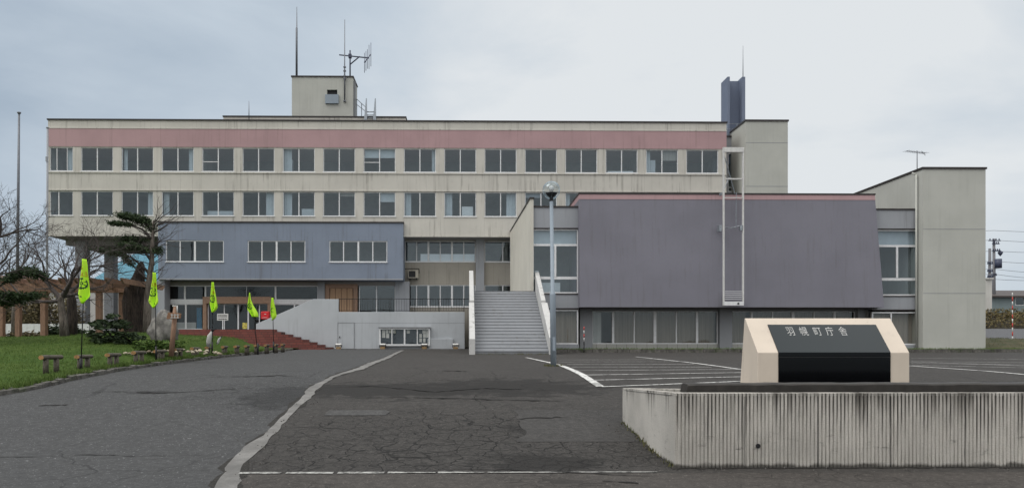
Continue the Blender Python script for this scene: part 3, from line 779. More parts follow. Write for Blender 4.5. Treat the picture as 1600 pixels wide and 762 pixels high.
# things standing on the window ledges inside
def cabinet(i, row, t0, t1, h, mat, nm, lab, cat, dep=.35):
    a, b = w1[i]; z = (r1b, r2b)[row]+.03
    mb_ = MB(); xa, xb = a+(b-a)*t0, a+(b-a)*t1
    mb_.box(xa, xb, YF+.45, YF+.45+dep, z-.9, z+h)
    if nm == 'cabinet':
        for zk in (.33, .66): mb_.box(xa+.03, xb-.03, YF+.438, YF+.45, z-.85+(h+.85)*zk-.01, z-.85+(h+.85)*zk+.01)
    single(mb_, nm, mat, lab, cat, base=(xa, YF+.45, z-.9))
cabinet(6, 0, .05, .25, 1.0, M_curtw, 'cabinet', 'tall pale cabinet inside the seventh top floor window from the left', 'cabinet')
cabinet(6, 1, .55, .98, .6, M_curtw, 'cabinet', 'wide pale cabinet behind the seventh window of the lower window row', 'cabinet')
cabinet(10, 1, .55, .9, .8, M_paper, 'stacked_boxes', 'white stacked boxes behind the lower window row, left of the cream side wall', 'boxes')
cabinet(15, 0, .18, .34, 1.05, M_curtw, 'cabinet', 'narrow pale cabinet inside the second last top floor window', 'cabinet')
cabinet(4, 1, .1, .9, .42, M_curtw, 'cabinet', 'low pale cabinet behind the fifth window of the lower window row', 'cabinet')
cabinet(14, 0, .1, .9, .22, M_paper, 'paper_stack', 'loose white papers on the ledge inside the third last top floor window', 'papers')

# slate blue block over the entrance
YBk = 52.6; ub = 440
bx0, bx1 = XU(247, YBk), XU(630, YBk); bzt, bzb = ZV(346, XU(ub, YBk), YBk), ZV(437, XU(ub, YBk), YBk)
bh = []
for a, b in ((259, 349.5), (387, 477), (514.5, 605)):
    bh.append((XU(a, YBk), XU(b, YBk), ZV(409, XU(ub, YBk), YBk), ZV(376, XU(ub, YBk), YBk)))
m = MB(); wall_holes(m, bx0, bx1, bzb, bzt-.1, YBk, bh, .12)
YS = 54.2
for xx in (bx0, bx1): m.quad((xx, YBk, bzb), (xx, YS, bzb), (xx, YS, bzt-.1), (xx, YBk, bzt-.1))
m.quad((bx0, YBk, bzb), (bx1, YBk, bzb), (bx1, YS, bzb), (bx0, YS, bzb))
eb = m.build('entrance_block', M_blue, ob)
m = MB(); m.box(bx0-.04, bx1+.05, YBk-.06, YF-.065, bzt-.10, bzt); m.build('coping', M_cap, eb)
m = MB(); m.box(bx0+.02, bx1-.02, YBk-.012, YBk-.0005, bzb+.0, bzb+.10); m.build('drip_edge', M_gpan, eb)
m = MB(); za_, zb_ = bh[0][2]-.8, bh[0][3]+.3
m.quad((bx0+.1, 56.2, za_), (bx1-.1, 56.2, za_), (bx1-.1, 56.2, zb_), (bx0+.1, 56.2, zb_)); m.quad((bx0+.1, 53.2, za_), (bx1-.1, 53.2, za_), (bx1-.1, 56.2, za_), (bx0+.1, 56.2, za_)); m.quad((bx0+.1, 53.2, zb_), (bx1-.1, 53.2, zb_), (bx1-.1, 56.2, zb_), (bx0+.1, 56.2, zb_))
for x_ in (bx0+.1, bx1-.1): m.quad((x_, 52.75, za_), (x_, 56.2, za_), (x_, 56.2, zb_), (x_, 52.75, zb_))
m.build('interior', M_interior, ob)
for a, b, c, d in bh:
    wn_ = window(ob, a, b, c, d, YBk, [(.245, .07), (.5, .13), (.75, .07)], .06, .04)
# recessed wall right of the block
YR = 54.5; zr = lambda v: ZV(v, XU(715, YR), YR)
rx0, rx1 = bx1, XU(826, YR)
rh = [(XU(632.5, YR), XU(743, YR), zr(409), zr(376.5)), (XU(757, YR), XU(826, YR)-.05, zr(409), zr(376.5)), (XU(632.5, YR), XU(743, YR), zr(479), zr(445)), (XU(757, YR), XU(826, YR)-.05, zr(479), zr(445))]
TZ = 3.72
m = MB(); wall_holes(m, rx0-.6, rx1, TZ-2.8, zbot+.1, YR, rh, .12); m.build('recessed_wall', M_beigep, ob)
m = MB(); m.box(XU(743.5, YR-.3), XU(756.5, YR-.3), YR-.3, YR-.003, TZ-.3, zbot-.006); m.box(XU(743.5, YR-.3)-.0, XU(756.5, YR-.3), YR-.303, YR-.3, zr(427), zr(426.3)); m.build('pillar', M_gpan, ob)
m = MB()
for c, d in ((zr(409)-.8, zr(376.5)+.3), (TZ-.25, zr(445)+.3)):
    m.quad((rx0-.6, YR+4, c), (rx1, YR+4, c), (rx1, YR+4, d), (rx0-.6, YR+4, d)); m.quad((rx0-.6, YR+.3, c), (rx1, YR+.3, c), (rx1, YR+4, c), (rx0-.6, YR+4, c)); m.quad((rx0-.6, YR+.3, d), (rx1, YR+.3, d), (rx1, YR+4, d), (rx0-.6, YR+4, d))
m.build('interior', M_interior, ob)
six = [(1/6, .07), (2/6, .14), (3/6, .07), (4/6, .14), (5/6, .07)]
wn_ = window(ob, *rh[0], YR, six, .06, .03)
m = MB(); m.box(rh[0][0]+.22*(rh[0][1]-rh[0][0]), rh[0][1]-.08, YR+.125, YR+.14, rh[0][2]-.1, rh[0][2]+.62); m.build('roller_blind', plain('white_blind', (.90, .91, .90), .8, 0, .03), wn_)
window(ob, *rh[2], YR, six, .06, .03)
window(ob, *rh[1], YR, [(.42, .08), (.84, .16)], .06, .03); window(ob, *rh[3], YR, [(.42, .08), (.84, .16)], .06, .03)
# ground floor under the block: entrance glazing, brown doors
YE = 54.0; ze = lambda v: ZV(v, XU(420, YE), YE)
ez0, ez1 = 2.60, bzb
PZ = 2.45
for a_, b_ in ((245, 259), (497, 508), (618, 640)): MB().box(XU(a_, YE), XU(b_, YE), YE-.2, YE+.2, 1.1, ez1-.003).build('pillar', M_gpan, ob)
m = MB(); m.box(XU(259, YE), XU(620, YE), YE-.05, YE+.2, ze(446), ez1-.004); m.build('lintel', M_soff, ob)
zrail0, zrail1 = ze(474.5), ze(468.5)
def glazed(x0, x1, z0, z1, muls, wd=.09):
    return window(ob, x0, x1, z0, z1, YE, muls, .06, .0, (), False, M_glassd)
glazed(XU(259, YE), XU(497, YE), zrail1, ze(446)-.003, [(.125, .12), (.26, .12), (.53, .02), (.72, .12)])
m = MB(); m.box(XU(259, YE), XU(318, YE), YE-.04, YE+.08, zrail0, zrail1-.003); m.box(XU(423, YE), XU(497, YE), YE-.04, YE+.08, zrail0, zrail1-.003); m.build('transom', M_alu, ob)
glazed(XU(259, YE), XU(318, YE), ez0, zrail0-.003, [(.53, .12)])
glazed(XU(423, YE), XU(497, YE), ez0, zrail0-.003, [(.5, .1)])
m = MB(); bxa, bxb = XU(317, YE-.4), XU(424, YE-.4)
m.box(bxa, bxa+.28, YE-.45, YE+.15, PZ, zrail0+.003); m.box(bxb-.28, bxb, YE-.45, YE+.15, PZ, zrail0+.003); m.box(bxa, bxb, YE-.47, YE+.15, zrail0+.006, zrail1+.22); m.box(bxa+2.2, bxa+2.5, YE-.5, YE-.47, zrail0+.25, zrail0+.36)
m.build('portal', M_brownf, ob, .01)
window(ob, bxa+.285, bxb-.285, PZ+.02, zrail0, YE-.15, [(.27, .06), (.50, .10), (.665, .10), (.85, .06)], .06, .0, (), False, M_glassd)
m = MB(); m.quad((XU(259, YE)-1, YE+6, 2.4), (XU(640, YE)+1, YE+6, 2.4), (XU(640, YE)+1, YE+6, 6.6), (XU(259, YE)-1, YE+6, 6.6)); m.quad((XU(259, YE), YE+.3, 6.1), (XU(640, YE), YE+.3, 6.1), (XU(640, YE), YE+6, 6.1), (XU(259, YE), YE+6, 6.1)); m.quad((XU(259, YE), YE+.3, 2.42), (XU(640, YE), YE+.3, 2.42), (XU(640, YE), YE+6, 2.42), (XU(259, YE), YE+6, 2.42))
for u_ in (259, 497, 640): m.quad((XU(u_, YE), YE+.3, 2.4), (XU(u_, YE), YE+6, 2.4), (XU(u_, YE), YE+6, 6.1), (XU(u_, YE), YE+.3, 6.1))
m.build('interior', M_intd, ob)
# brown doors and window behind the railing
m = MB(); dx0, dx1 = XU(508.5, YE), XU(559, YE)
for i in range(4):
    a = dx0+.35+(dx1-dx0-.7)*i/4; b = dx0+.35+(dx1-dx0-.7)*(i+1)/4-.03; m.box(a, b, YE-.04, YE+.05, TZ-.4, ze(450))
m.build('door', M_browndoor, ob)
m = MB(); m.box(dx0, dx0+.32, YE-.1, YE+.1, TZ-.4, ze(443.5)); m.box(dx1-.32, dx1, YE-.1, YE+.1, TZ-.4, ze(443.5)); m.box(dx0+.32, dx1-.32, YE-.1, YE+.1, ze(449.8), ze(443.5)); m.build('door_frame', M_brownf, ob)
window(ob, XU(561, YE), XU(618, YE), TZ-.3, ze(445), YE, [(.48, .08)], .06, .0, (), False)
# pillars of the open ground floor on the left
for (ua, ub_, Yp, vt) in ((117.5, 133, 54.2, 372), (162.5, 177.5, 59.2, 386)):
    xa, xb = XU(ua, Yp), XU(ub_, Yp); MB().box(xa, xb, Yp, Yp+.75, 1.1, zbot-.2).build('pillar', M_dgrey, ob, .02)
# left end wall of the entrance (pale)
m = MB(); m.box(XU(247, YBk+.2), XU(257, YBk+.2), YBk+.2, YE-.201, 1.1, bzb-.004); m.build('side_wall', M_gpan, ob)

# recess with stair window between facade and tower, tower itself
YG = 55.0; gx0, gx1 = xr-.02, XU(1163, YG)+.3
zg = lambda v: ZV(v, gx0, YG)
m = MB(); wall_holes(m, gx0-.3, gx1+.2, 9, zg(214), YG, [(XU(1137, YG), XU(1158.5, YG), zg(300), zg(239))], .1); m.build('stair_wall', M_gpan, ob)
m = MB(); m.box(gx0-.3, gx1+.2, YG-.1, YG+.4, zg(214), zg(212.5)); m.build('coping', M_cap, ob)
window(ob, XU(1137, YG), XU(1158.5, YG), zg(300), zg(239), YG, [(.55, .05)], .07, .02, [(.37, .07, 0, 1), (.12, .05, 0, 1)], False)
MB().quad((gx0, YG+1.5, 9), (gx1, YG+1.5, 9), (gx1, YG+1.5, zg(230)), (gx0, YG+1.5, zg(230))).build('interior', M_interior, ob)
YT = 52.2; tx0, tx1 = XU(1165, YT), XU(1231, YT); zt = ZV(187, tx0, YT)
m = MB(); m.box(tx0, tx1, YT, 60.5, 1.0, zt-.12)
tw = m.build('stair_tower', M_tower, ob)
m = MB(); m.box(tx0-.06, tx1+.06, YT-.06, 60.56, zt-.12, zt); m.build('coping', M_cap, tw)
m = MB()
for v in (223, 291): z = ZV(v, tx0, YT); MB().box(tx0+.01, tx1-.01, YT-.004, YT+.002, z-.02, z+.02).build('joint', M_dgrey, tw)
# chimney: two side plates and a recessed core
Yc = 55.2
cz1 = ZV(120, XU(1140, Yc), Yc); cz0 = zcap-.4
ch = thing('chimney', (XU(1147, Yc), Yc, cz0), 'blue H-shaped chimney stack rising behind the right end of the roof', 'chimney')
yb_ = Yc+1.4
xa0, xa1 = XU(1140, Yc)-.16, XU(1140, Yc); xb0, xb1 = XU(1160, Yc)-.02, XU(1164.5, Yc)
for a, b in ((xa0, xa1+.02), (xb0, xb1)):
    m = MB(); m.box(a, b, Yc, yb_, cz0-2.2, cz1); m.build('side_plate', M_chim, ch)
m = MB(); m.box(xa1+.02, xb0, Yc+.6, yb_-.1, cz0-2.2, cz1-.12); m.build('core', M_chim, ch)
m = MB(); m.tube([(xb1-.1, Yc+.2, cz1-.3), (xb1-.1, Yc+.2, ZV(70, xb1, Yc))], [.035, .012], 6)
single(m, 'lightning_rod', M_flagp, 'thin lightning rod on the right plate of the blue chimney', 'lightning rod')
m = MB()
for zk in (.15, .55, .95): m.bar((gx0, YG-.05, zg(213)+zk), (gx1-.1, YG-.05, zg(213)+zk), .02)
for k_ in range(4): x = gx0+(gx1-.1-gx0)*k_/3; m.bar((x, YG-.05, zg(212.5)), (x, YG-.05, zg(213)+.95), .02)
single(m, 'roof_railing', M_galv, 'small steel railing at the foot of the blue chimney', 'railing')

# roof: set back upstand, penthouse, ladder, antennas
Yu = 55.4
m = MB(); ux0, ux1 = XU(349, Yu), XU(634, Yu); uz = ZV(181.5, XU(500, Yu), Yu)
m.box(ux0, ux1, Yu, 59.5, zcap-.02, uz-.1); m.build('roof_upstand', M_beige, ob)
m = MB(); m.box(ux0-.05, ux1+.05, Yu-.05, 59.55, uz-.1, uz); m.build('coping', M_cap, ob)
Yp = 56.4; px0, px1 = XU(456, Yp), XU(551.5, Yp); pz = ZV(118.5, px0, Yp)
m = MB(); ha = (XU(511, Yp), XU(527, Yp), ZV(161, px0, Yp), ZV(140, px0, Yp))
wall_holes(m, px0, px1, uz-.02, pz-.1, Yp, [ha], .25)
m.quad((px0, Yp+2.2, uz), (px0, Yp, uz), (px0, Yp, pz-.1), (px0, Yp+2.2, pz-.1)); m.quad((px1, Yp, uz), (px1, Yp+2.2, uz), (px1, Yp+2.2, pz-.1), (px1, Yp, pz-.1)); m.quad((px1, Yp+2.2, uz), (px0, Yp+2.2, uz), (px0, Yp+2.2, pz-.1), (px1, Yp+2.2, pz-.1)); m.quad((px0, Yp, pz-.1), (px1, Yp, pz-.1), (px1, Yp+2.2, pz-.1), (px0, Yp+2.2, pz-.1))
ph = m.build('penthouse', M_tower, ob)
m = MB(); m.box(px0-.06, px1+.06, Yp-.06, Yp+2.26, pz-.1+.002, pz); m.build('coping', M_cap, ph)
m = MB(); m.box(ha[0], ha[1], Yp+.2, Yp+.24, ha[2], ha[3]); m.build('vent_opening', M_dark, ph)
m = MB(); m.box(ha[0]-.12, ha[1]+.12, Yp-.14, Yp-.002, ha[2]-.06, ha[2]+.65); m.build('vent_hood', M_lampp, ph)
def mast(pts, rad, name, label, cat, mat=M_flagp, extra=None):
    mb_ = MB(); mb_.tube(pts, rad, 6)
    if extra: extra(mb_)
    return single(mb_, name, mat, label, cat, base=pts[0])
def pt(u, v, Y): return P(u, v, Y)
mast([pt(463.5, 120, Yp+.4), pt(463.5, 44, Yp+.4), pt(463.8, 43, Yp+.4), pt(463.8, 11, Yp+.4)], [.09, .08, .045, .02], 'radio_mast', 'tall two-stage whip mast on the left of the penthouse roof', 'antenna')
mast([pt(538.5, 160, Yp-.12), pt(538.5, 112, Yp-.12), pt(538.5, 104, Yp-.12), pt(538.7, 31, Yp-.12)], [.06, .06, .045, .025], 'whip_antenna', 'whip antenna clamped to the front right of the penthouse', 'antenna',
     extra=lambda b: [b.box(pt(537, v, Yp).x, pt(541, v, Yp).x, Yp-.2, Yp-.05, pt(538, v, Yp).z-.04, pt(538, v, Yp).z+.04) for v in (106, 112, 120, 124, 159)])
Ya = Yp+.9
def yagi(b):
    b.bar(pt(530, 86, Ya), pt(577, 91, Ya), .05, 6); b.bar(pt(547, 101, Ya), pt(562, 88.5, Ya), .05, 6)
    p0, p1 = pt(569.5, 98, Ya-1.2), pt(579.5, 85, Ya+1.2); b.bar(p0, p1, .045, 6)
    for t in (0, .22, .45, .7, 1):
        c = p0.lerp(p1, t); l = 1.0 if t > .5 else .8; b.bar(c+Vector((0, 0, -l)), c+Vector((0, 0, l*.95)), .022, 5)
    b.box(pt(547, 88, Ya).x-.12, pt(547, 88, Ya).x+.12, Ya-.12, Ya+.12, pt(547, 88, Ya).z-.15, pt(547, 88, Ya).z+.15)
mast([pt(547, 119, Ya), pt(547, 79, Ya)], .06, 'yagi_antenna', 'branched antenna with upright rods on the penthouse roof', 'antenna', M_trans, yagi)
mast([pt(389, 188, Yu-.3), pt(389, 158, Yu-.3)], [.04, .015], 'short_rod', 'short thin rod on the roof left of the penthouse', 'lightning rod')
# drain pipe beside penthouse
m = MB(); m.box(XU(552.2, Yp+.3), XU(555, Yp+.3), Yp+.3, Yp+.6, uz, ZV(127.5, px1, Yp+.3)); m.build('duct', M_dgrey, ob)
# stair rail and ladder on the roof
Yl = Yu-.4
m = MB()
for u in (572.5, 586.5):
    a, b = pt(u-1.2, 189, Yl), pt(u, 154, Yl); m.hexa([a+Vector((-.12, -.1, 0)), a+Vector((.12, -.1, 0)), a+Vector((.12, .1, 0)), a+Vector((-.12, .1, 0)), b+Vector((-.03, -.05, 0)), b+Vector((.03, -.05, 0)), b+Vector((.03, .05, 0)), b+Vector((-.03, .05, 0))])
for v in (175, 180, 185): m.bar(pt(572.5, v, Yl), pt(586.5, v, Yl), .04, 6)
single(m, 'roof_ladder', M_galv, 'steel roof ladder with two tapered uprights right of the penthouse', 'ladder', base=pt(579, 189, Yl))
m = MB(); Ys_ = Yp+.5
m.bar(pt(553, 155, Ys_), pt(558, 155.5, Ys_), .03); m.bar(pt(558, 155.5, Ys_), pt(572, 168, Ys_), .03); m.bar(pt(553, 160, Ys_), pt(571, 174, Ys_), .025)
for u, a, b in ((557.5, 155.5, 181), (565, 162, 183), (572, 168, 186)): m.bar(pt(u, a, Ys_), pt(u, b, Ys_), .03)
single(m, 'stair_rail', M_galv, 'bent steel handrail beside the penthouse door', 'railing', base=pt(557, 181, Ys_))

# ================================================================ HALL
YH = 36.5
hz1, hz0 = ZV(301.5, XU(1100, YH), YH), ZV(480, XU(1100, YH), YH)
hl = thing('assembly_hall', (XU(1100, YH), YH, 1.14), 'low hall with a big blank grey-violet front wall and tall beige end block', 'hall')
hx0, hx1t, hx1b = XU(905, YH), XU(1367, YH), XU(1377, YH)
YHB = 52.0
zp = hz1-.34
m = MB()
m.hexa([(hx0, YH-.25, hz0), (hx1b, YH-.25, hz0), (hx1b, YHB, hz0), (hx0, YHB, hz0), (hx0, YH, zp), (hx1t+.02, YH, zp), (hx1t+.02, YHB, zp), (hx0, YHB, zp)])
fw = m.build('front_wall', M_purple, hl)
MB().hexa([(hx0, YH-.012, zp+.001), (hx1t+.02, YH-.012, zp+.001), (hx1t+.02, YHB, zp+.001), (hx0, YHB, zp+.001), (hx0, YH, hz1-.081), (hx1t, YH, hz1-.081), (hx1t, YHB, hz1-.081), (hx0, YHB, hz1-.081)]).build('pink_stripe', M_pink, hl)
m = MB(); m.box(hx0-.02, hx1t+.03, YH-.022, YHB+.05, hz1-.08, hz1); m.build('coping', M_cap, hl)
# recessed ground storey
YW = 37.7; zw = lambda v: ZV(v, XU(1100, YW), YW)
sx0, sx1 = XU(905, YW), XU(1440, YW)
wz0, wz1 = zw(537), zw(485.5)
gh = [(XU(925, YW), XU(1121.5, YW), wz0, wz1), (XU(1142, YW), XU(1336, YW), wz0, wz1)]
m = MB(); wall_holes(m, sx0, hx1b-.3, wz1-.01, hz0+.02, YW, []); 
m.box(sx0, XU(924.5, YW), YW-.25, YW+.2, 1.0, hz0-.003); m.box(XU(1122, YW), XU(1141.5, YW), YW-.25, YW+.2, 1.0, hz0-.003); m.box(XU(1336.5, YW), XU(1357, YW), YW-.25, YW+.2, 1.0, hz0-.003)
m.build('pillar', M_dgrey, hl)
def tiles(k):
    b = k.nd('ShaderNodeTexBrick'); b.offset = 0; b.inputs['Scale'].default_value = 1; b.inputs['Brick Width'].default_value = .54; b.inputs['Row Height'].default_value = .6; b.inputs['Mortar Size'].default_value = .01
    b.inputs['Color1'].default_value = (.33, .335, .31, 1); b.inputs['Color2'].default_value = (.38, .38, .355, 1); b.inputs['Mortar'].default_value = (.12, .12, .115, 1)
    s = k.sep(); c = k.nd('ShaderNodeCombineXYZ'); k.ln(s[0], c.inputs[0]); k.ln(s[2], c.inputs[1]); k.ln(c.outputs[0], b.inputs['Vector']); k.col(b.outputs['Color']); k.b.inputs['Roughness'].default_value = .7
M_tiles = shader('grey_dado_tiles', tiles)
m = MB()
for a, b, c, d in gh: m.box(a-.03, b+.03, YW-.05, YW+.1, 1.0, wz0-.004)
m.build('dado', M_tiles, hl)
for gi, (a, b, c, d) in enumerate(gh):
    wn_ = window(hl, a, b, c, d, YW, [(.168, .11), (.335, .06), (.50, .15), (.67, .06), (.835, .12)], .05, .0, (), False, M_glassd)
    drape(wn_, a+.03, a+.55 if gi == 0 else a+.9, c, d, YW+.3, M_curtw if gi == 0 else M_curt); drape(wn_, a+1.1, b-.03, c, d, YW+.3, M_curt)
m = MB(); m.quad((sx0, YW+3, 1.2), (sx1, YW+3, 1.2), (sx1, YW+3, hz0), (sx0, YW+3, hz0)); m.quad((sx0, YW+.15, 1.25), (sx1, YW+.15, 1.25), (sx1, YW+3, 1.25), (sx0, YW+3, 1.25)); m.build('interior', M_interior, hl)
# glazed bays
def bay(u0, u1, Y, vs_, splitx, lowsplit, cur):
    """vs_: cap, panel bottom, transom rows..., lower panel, window rows (pixels at the bay plane)"""
    cap, p1, t1, a1, b1, p2, w1_, w0_ = vs_
    x0, x1 = XU(u0, Y), XU(u1, Y); z = lambda v: ZV(v, (x0+x1)/2, Y)
    o = MB().box(x0, x1, Y-.04, Y+.3, z(p1), z(cap)-.08).build('bay_panel', M_gpan, hl); MB().box(x0, x1, Y-.03, Y+.3, z(p2), z(b1)-.10).build('bay_panel', M_gpan, hl); MB().box(x0, x1, Y-.03, Y+.3, 1.0, z(w0_)-.06).build('bay_panel', M_gpan, hl)
    MB().box(x0, x1, Y-.08, Y+8, z(cap)-.08, z(cap)).build('coping', M_cap, o); MB().box(x0, x1, Y-.06, Y+.3, z(p1)-.05, z(p1)-.002).build('drip_edge', M_cap, o); MB().box(x0, x1, Y-.06, Y+.3, z(b1)-.10+.001, z(b1)-.04).build('drip_edge', M_cap, o); MB().box(x0, x1, Y-.06, Y+.3, z(p2)-.06, z(p2)-.002).build('drip_edge', M_cap, o)
    wz1_, wz0_ = z(p1)-.06, z(b1)-.035
    fr = lambda v: (z(v)-wz0_)/(wz1_-wz0_)
    wn_ = window(hl, x0+.03, x1-.03, wz0_, wz1_, Y, [], .07, .02, [(fr(t1), .11, 0, 1), (fr(a1), .14, 0, 1)], False)
    xm = x0+(x1-x0)*splitx; mm_ = MB(); mm_.box(xm-.05, xm+.05, Y+.012, Y+.075, z(a1)+.07, z(t1)-.055); mm_.build('mullion', M_alu, wn_)
    # roller blind in the transom, pale things low down
    b_ = MB(); b_.box(x0+.1, x1-.1, Y+.22, Y+.24, z(t1)+.02, wz1_); b_.build('roller_blind', M_curtw, wn_)
    w2 = window(hl, x0+.03, x1-.03, z(w0_)-.05, z(w1_), Y, [(lowsplit, .06)], .07, .02, (), False, M_glassd)
    drape(w2, x0+.1, x1-.1, z(w0_), z(w1_), Y+.32, M_curt)
    i_ = MB()
    for a, b in ((wz0_-.5, wz1_+.1), (1.2, z(w1_)+.1)):
        i_.quad((x0, Y+3.2, a), (x1, Y+3.2, a), (x1, Y+3.2, b), (x0, Y+3.2, b)); i_.quad((x0, Y+.32, a), (x1, Y+.32, a), (x1, Y+3.2, a), (x0, Y+3.2, a)); i_.quad((x0, Y+.32, b), (x1, Y+.32, b), (x1, Y+3.2, b), (x0, Y+3.2, b))
        for x in (x0+.01, x1-.01): i_.quad((x, Y+.32, a), (x, Y+3.2, a), (x, Y+3.2, b), (x, Y+.32, b))
    i_.build('interior', M_interior, hl)
    return x0, x1, z
bx = bay(831, 904.5, 36.85, (322, 356, 382.5, 434, 457, 481, 483.5, 536), .50, .30, 0)
b_ = MB(); b_.box(bx[0]+.3, bx[1]-.9, 37.4, 37.9, bx[2](457)-.4, bx[2](440)); single(b_, 'desk_screen', M_paper, 'pale low screen inside the left glazed bay of the hall', 'screen')
bay(1362, 1435, 36.85, (326, 357, 384, 436, 460.5, 483, 487, 537), .55, .42, 1)
# cream side wall at the stair head
m = MB(); cxw = XU(828, 37.0); zf = ZV(361, XU(797, YF), YF); zn = ZV(310, cxw, 37.0)
m.hexa([(cxw, 36.7, 1.0), (cxw+.16, 36.7, 1.0), (cxw+.16, YF-.07, 1.0), (cxw, YF-.07, 1.0), (cxw, 36.7, zn-.08), (cxw+.16, 36.7, zn-.08), (cxw+.16, YF-.07, zf-.08), (cxw, YF-.07, zf-.08)])
sw = m.build('cream_side_wall', M_cream, hl)
m = MB(); m.hexa([(cxw-.04, 36.65, zn-.08), (cxw+.2, 36.65, zn-.08), (cxw+.2, YF-.08, zf-.08), (cxw-.04, YF-.08, zf-.08), (cxw-.04, 36.65, zn), (cxw+.2, 36.65, zn), (cxw+.2, YF-.08, zf), (cxw-.04, YF-.08, zf)]); m.build('coping', M_cap, sw)
# beige end block
YK = 36.3; kx0, kx1 = XU(1442, YK), XU(1540, YK); kz = ZV(261, kx0, YK)
m = MB(); m.box(kx0, kx1, YK, 50, .9, kz-.1); eb_ = m.build('end_block', M_tower, hl)
m = MB(); m.box(kx0-.05, kx1+.05, YK-.05, 50.05, kz-.1, kz); m.build('coping', M_cap, eb_)
m = MB()
for v in (358, 458): z = ZV(v, kx1, YK); MB().box(kx0+.01, kx1-.01, YK-.004, YK+.002, z-.014, z+.014).build('joint', M_dgrey, eb_)
m = MB(); m.tube([(kx0-.12, YK+.35, ZV(270, kx0, YK)), (kx0-.12, YK+.35, 1.3)], .045, 8); m.tube([(kx0-.12, YK+.35, ZV(270, kx0, YK)), (kx0-.25, YK+.5, ZV(267, kx0, YK))], .045, 8); m.build('downpipe', M_tower, hl)
m = MB(); p = pt(1429.5, 299, YK+.8); m.box(p.x-.07, p.x+.07, p.y-.25, p.y+.1, p.z-.06, p.z+.06); m.build('wall_lamp', M_gpan, hl)
# TV antenna
def tva(b):
    Y_ = YK+1.2
    b.bar(pt(1416, 236, Y_), pt(1446, 239.5, Y_), .016, 5)
    for t in (0, .12, .25, .38, .5, .62, .75, .88, 1):
        c = pt(1416, 236, Y_).lerp(pt(1446, 239.5, Y_), t); b.bar(c+Vector((-.03, -.35, -.05)), c+Vector((.03, .35, .05)), .008, 4)
    b.bar(pt(1440, 236, Y_), pt(1446, 243, Y_), .014, 4)
mast([pt(1433, 264, YK+1.2), pt(1433, 235.5, YK+1.2)], .02, 'tv_antenna', 'small rooftop aerial on the beige end block', 'antenna', M_flagp, tva)
# escape ladder frame on the front wall
Yx = 35.95; ex0, ex1 = XU(1129.5, Yx), XU(1162, Yx); zx = lambda v: ZV(v, ex0, Yx)
el = thing('escape_ladder', (ex0, Yx, hz0), 'tall white steel escape ladder frame fixed to the grey-violet hall wall', 'ladder')
m = MB(); 
for a, b in ((ex0, ex0+.07), (ex1-.07, ex1)): m.box(a, b, Yx-.05, Yx+.05, zx(477), zx(238)); 
m.build('rail', M_white, el)
MB().box(ex0, ex1, Yx-.06, Yx+.06, zx(237.9), zx(230.5)).build('header', M_white, el); MB().box(ex0+.086, ex1-.086, Yx-.03, Yx+.03, zx(280.5), zx(278.5)).build('crossbar', M_white, el); MB().box(ex0+.086, ex1-.086, Yx-.03, Yx+.03, zx(309.5), zx(308.3)).build('crossbar', M_white, el)
m = MB(); m.box(ex0+.03, ex1-.03, Yx-.09, Yx-.055, zx(477), zx(470.8))
for v in (455, 458, 461, 464, 467): m.box(ex0+.1, ex1-.1, Yx-.03, Yx+.02, zx(v)-.012, zx(v)+.012)
m.build('locked_gate', M_alu, el)
m = MB(); m.tube([(ex0+.75, Yx-.12, zx(474)), (ex0+.75, Yx-.09, zx(474))], .05, 10); m.build('lock', M_dark, el)
m = MB()
m.bar((ex0+.04, Yx, zx(240)), (ex1-.3, Yx+.4, zx(300)), .022); m.bar((ex0+.04, Yx, zx(298)), (ex0+.45, Yx+.4, zx(275)), .022); m.bar((ex1-.35, Yx+.05, zx(300)), (ex1-.32, Yx+.2, zx(356)), .018)
m.bar((ex0-.12, Yx+.1, zx(354)), (ex0+.4, Yx, zx(356)), .02); m.bar((ex0+.4, Yx, zx(356)), (ex1-.05, Yx, zx(352)), .02)
m.box(ex1-.2, ex1-.05, Yx-.05, Yx+.1, zx(360), zx(352)); m.box(ex0-.16, ex0-.04, Yx+.05, Yx+.35, zx(361), zx(351)); m.box(ex0-.06, ex0, Yx+.1, Yx+.35, zx(304), zx(300))
m.build('stay', M_galv, el)

# ================================================================ OUTDOOR STAIRCASE
ya, yb2 = 30.8, 37.0; n = 21
sxl, sxr = XU(742.5, ya), XU(857.5, ya)
zs0 = GZ(ya); zs1 = ZV(455, XU(790, yb2), yb2)
st = thing('outdoor_staircase', ((sxl+sxr)/2, ya, zs0), 'wide grey concrete outdoor staircase between white sloping side walls', 'staircase')
m = MB(); rise = (zs1-zs0)/n; tr = (yb2-ya)/n
prof = [(ya, zs0-.05)]
for i in range(n):
    y = ya+tr*i; prof += [(y, zs0+rise*(i+1)-.035), (y-.010, zs0+rise*(i+1)-.033), (y-.010, zs0+rise*(i+1))]
prof += [(yb2+1.5, zs1), (yb2+1.5, zs1-.4), (yb2, zs1-.4), (ya+1, zs0-.05)]
m.extrude([(sxl, y, z) for y, z in prof], (sxr-sxl, 0, 0))
o = m.build('steps', M_steps, st)
m = MB(); m.box(sxl, cxw-.05, yb2+1.5, YR-.01, zs1-.35, zs1-.002); m.build('landing', M_steps, st)
def cheek(x0, x1, y0, y1, zb0, zb1, zt0, zt1):
    return [(x0, y0, zb0), (x1, y0, zb0), (x1, y1, zb1), (x0, y1, zb1), (x0, y0, zt0), (x1, y0, zt0), (x1, y1, zt1), (x0, y1, zt1)]
zl1 = ZV(422, XU(733, yb2), yb2); zl0 = ZV(529, sxl, ya-.15)
ym = (ya+yb2)/2
zm = zl0+(zl1-zl0)*.5
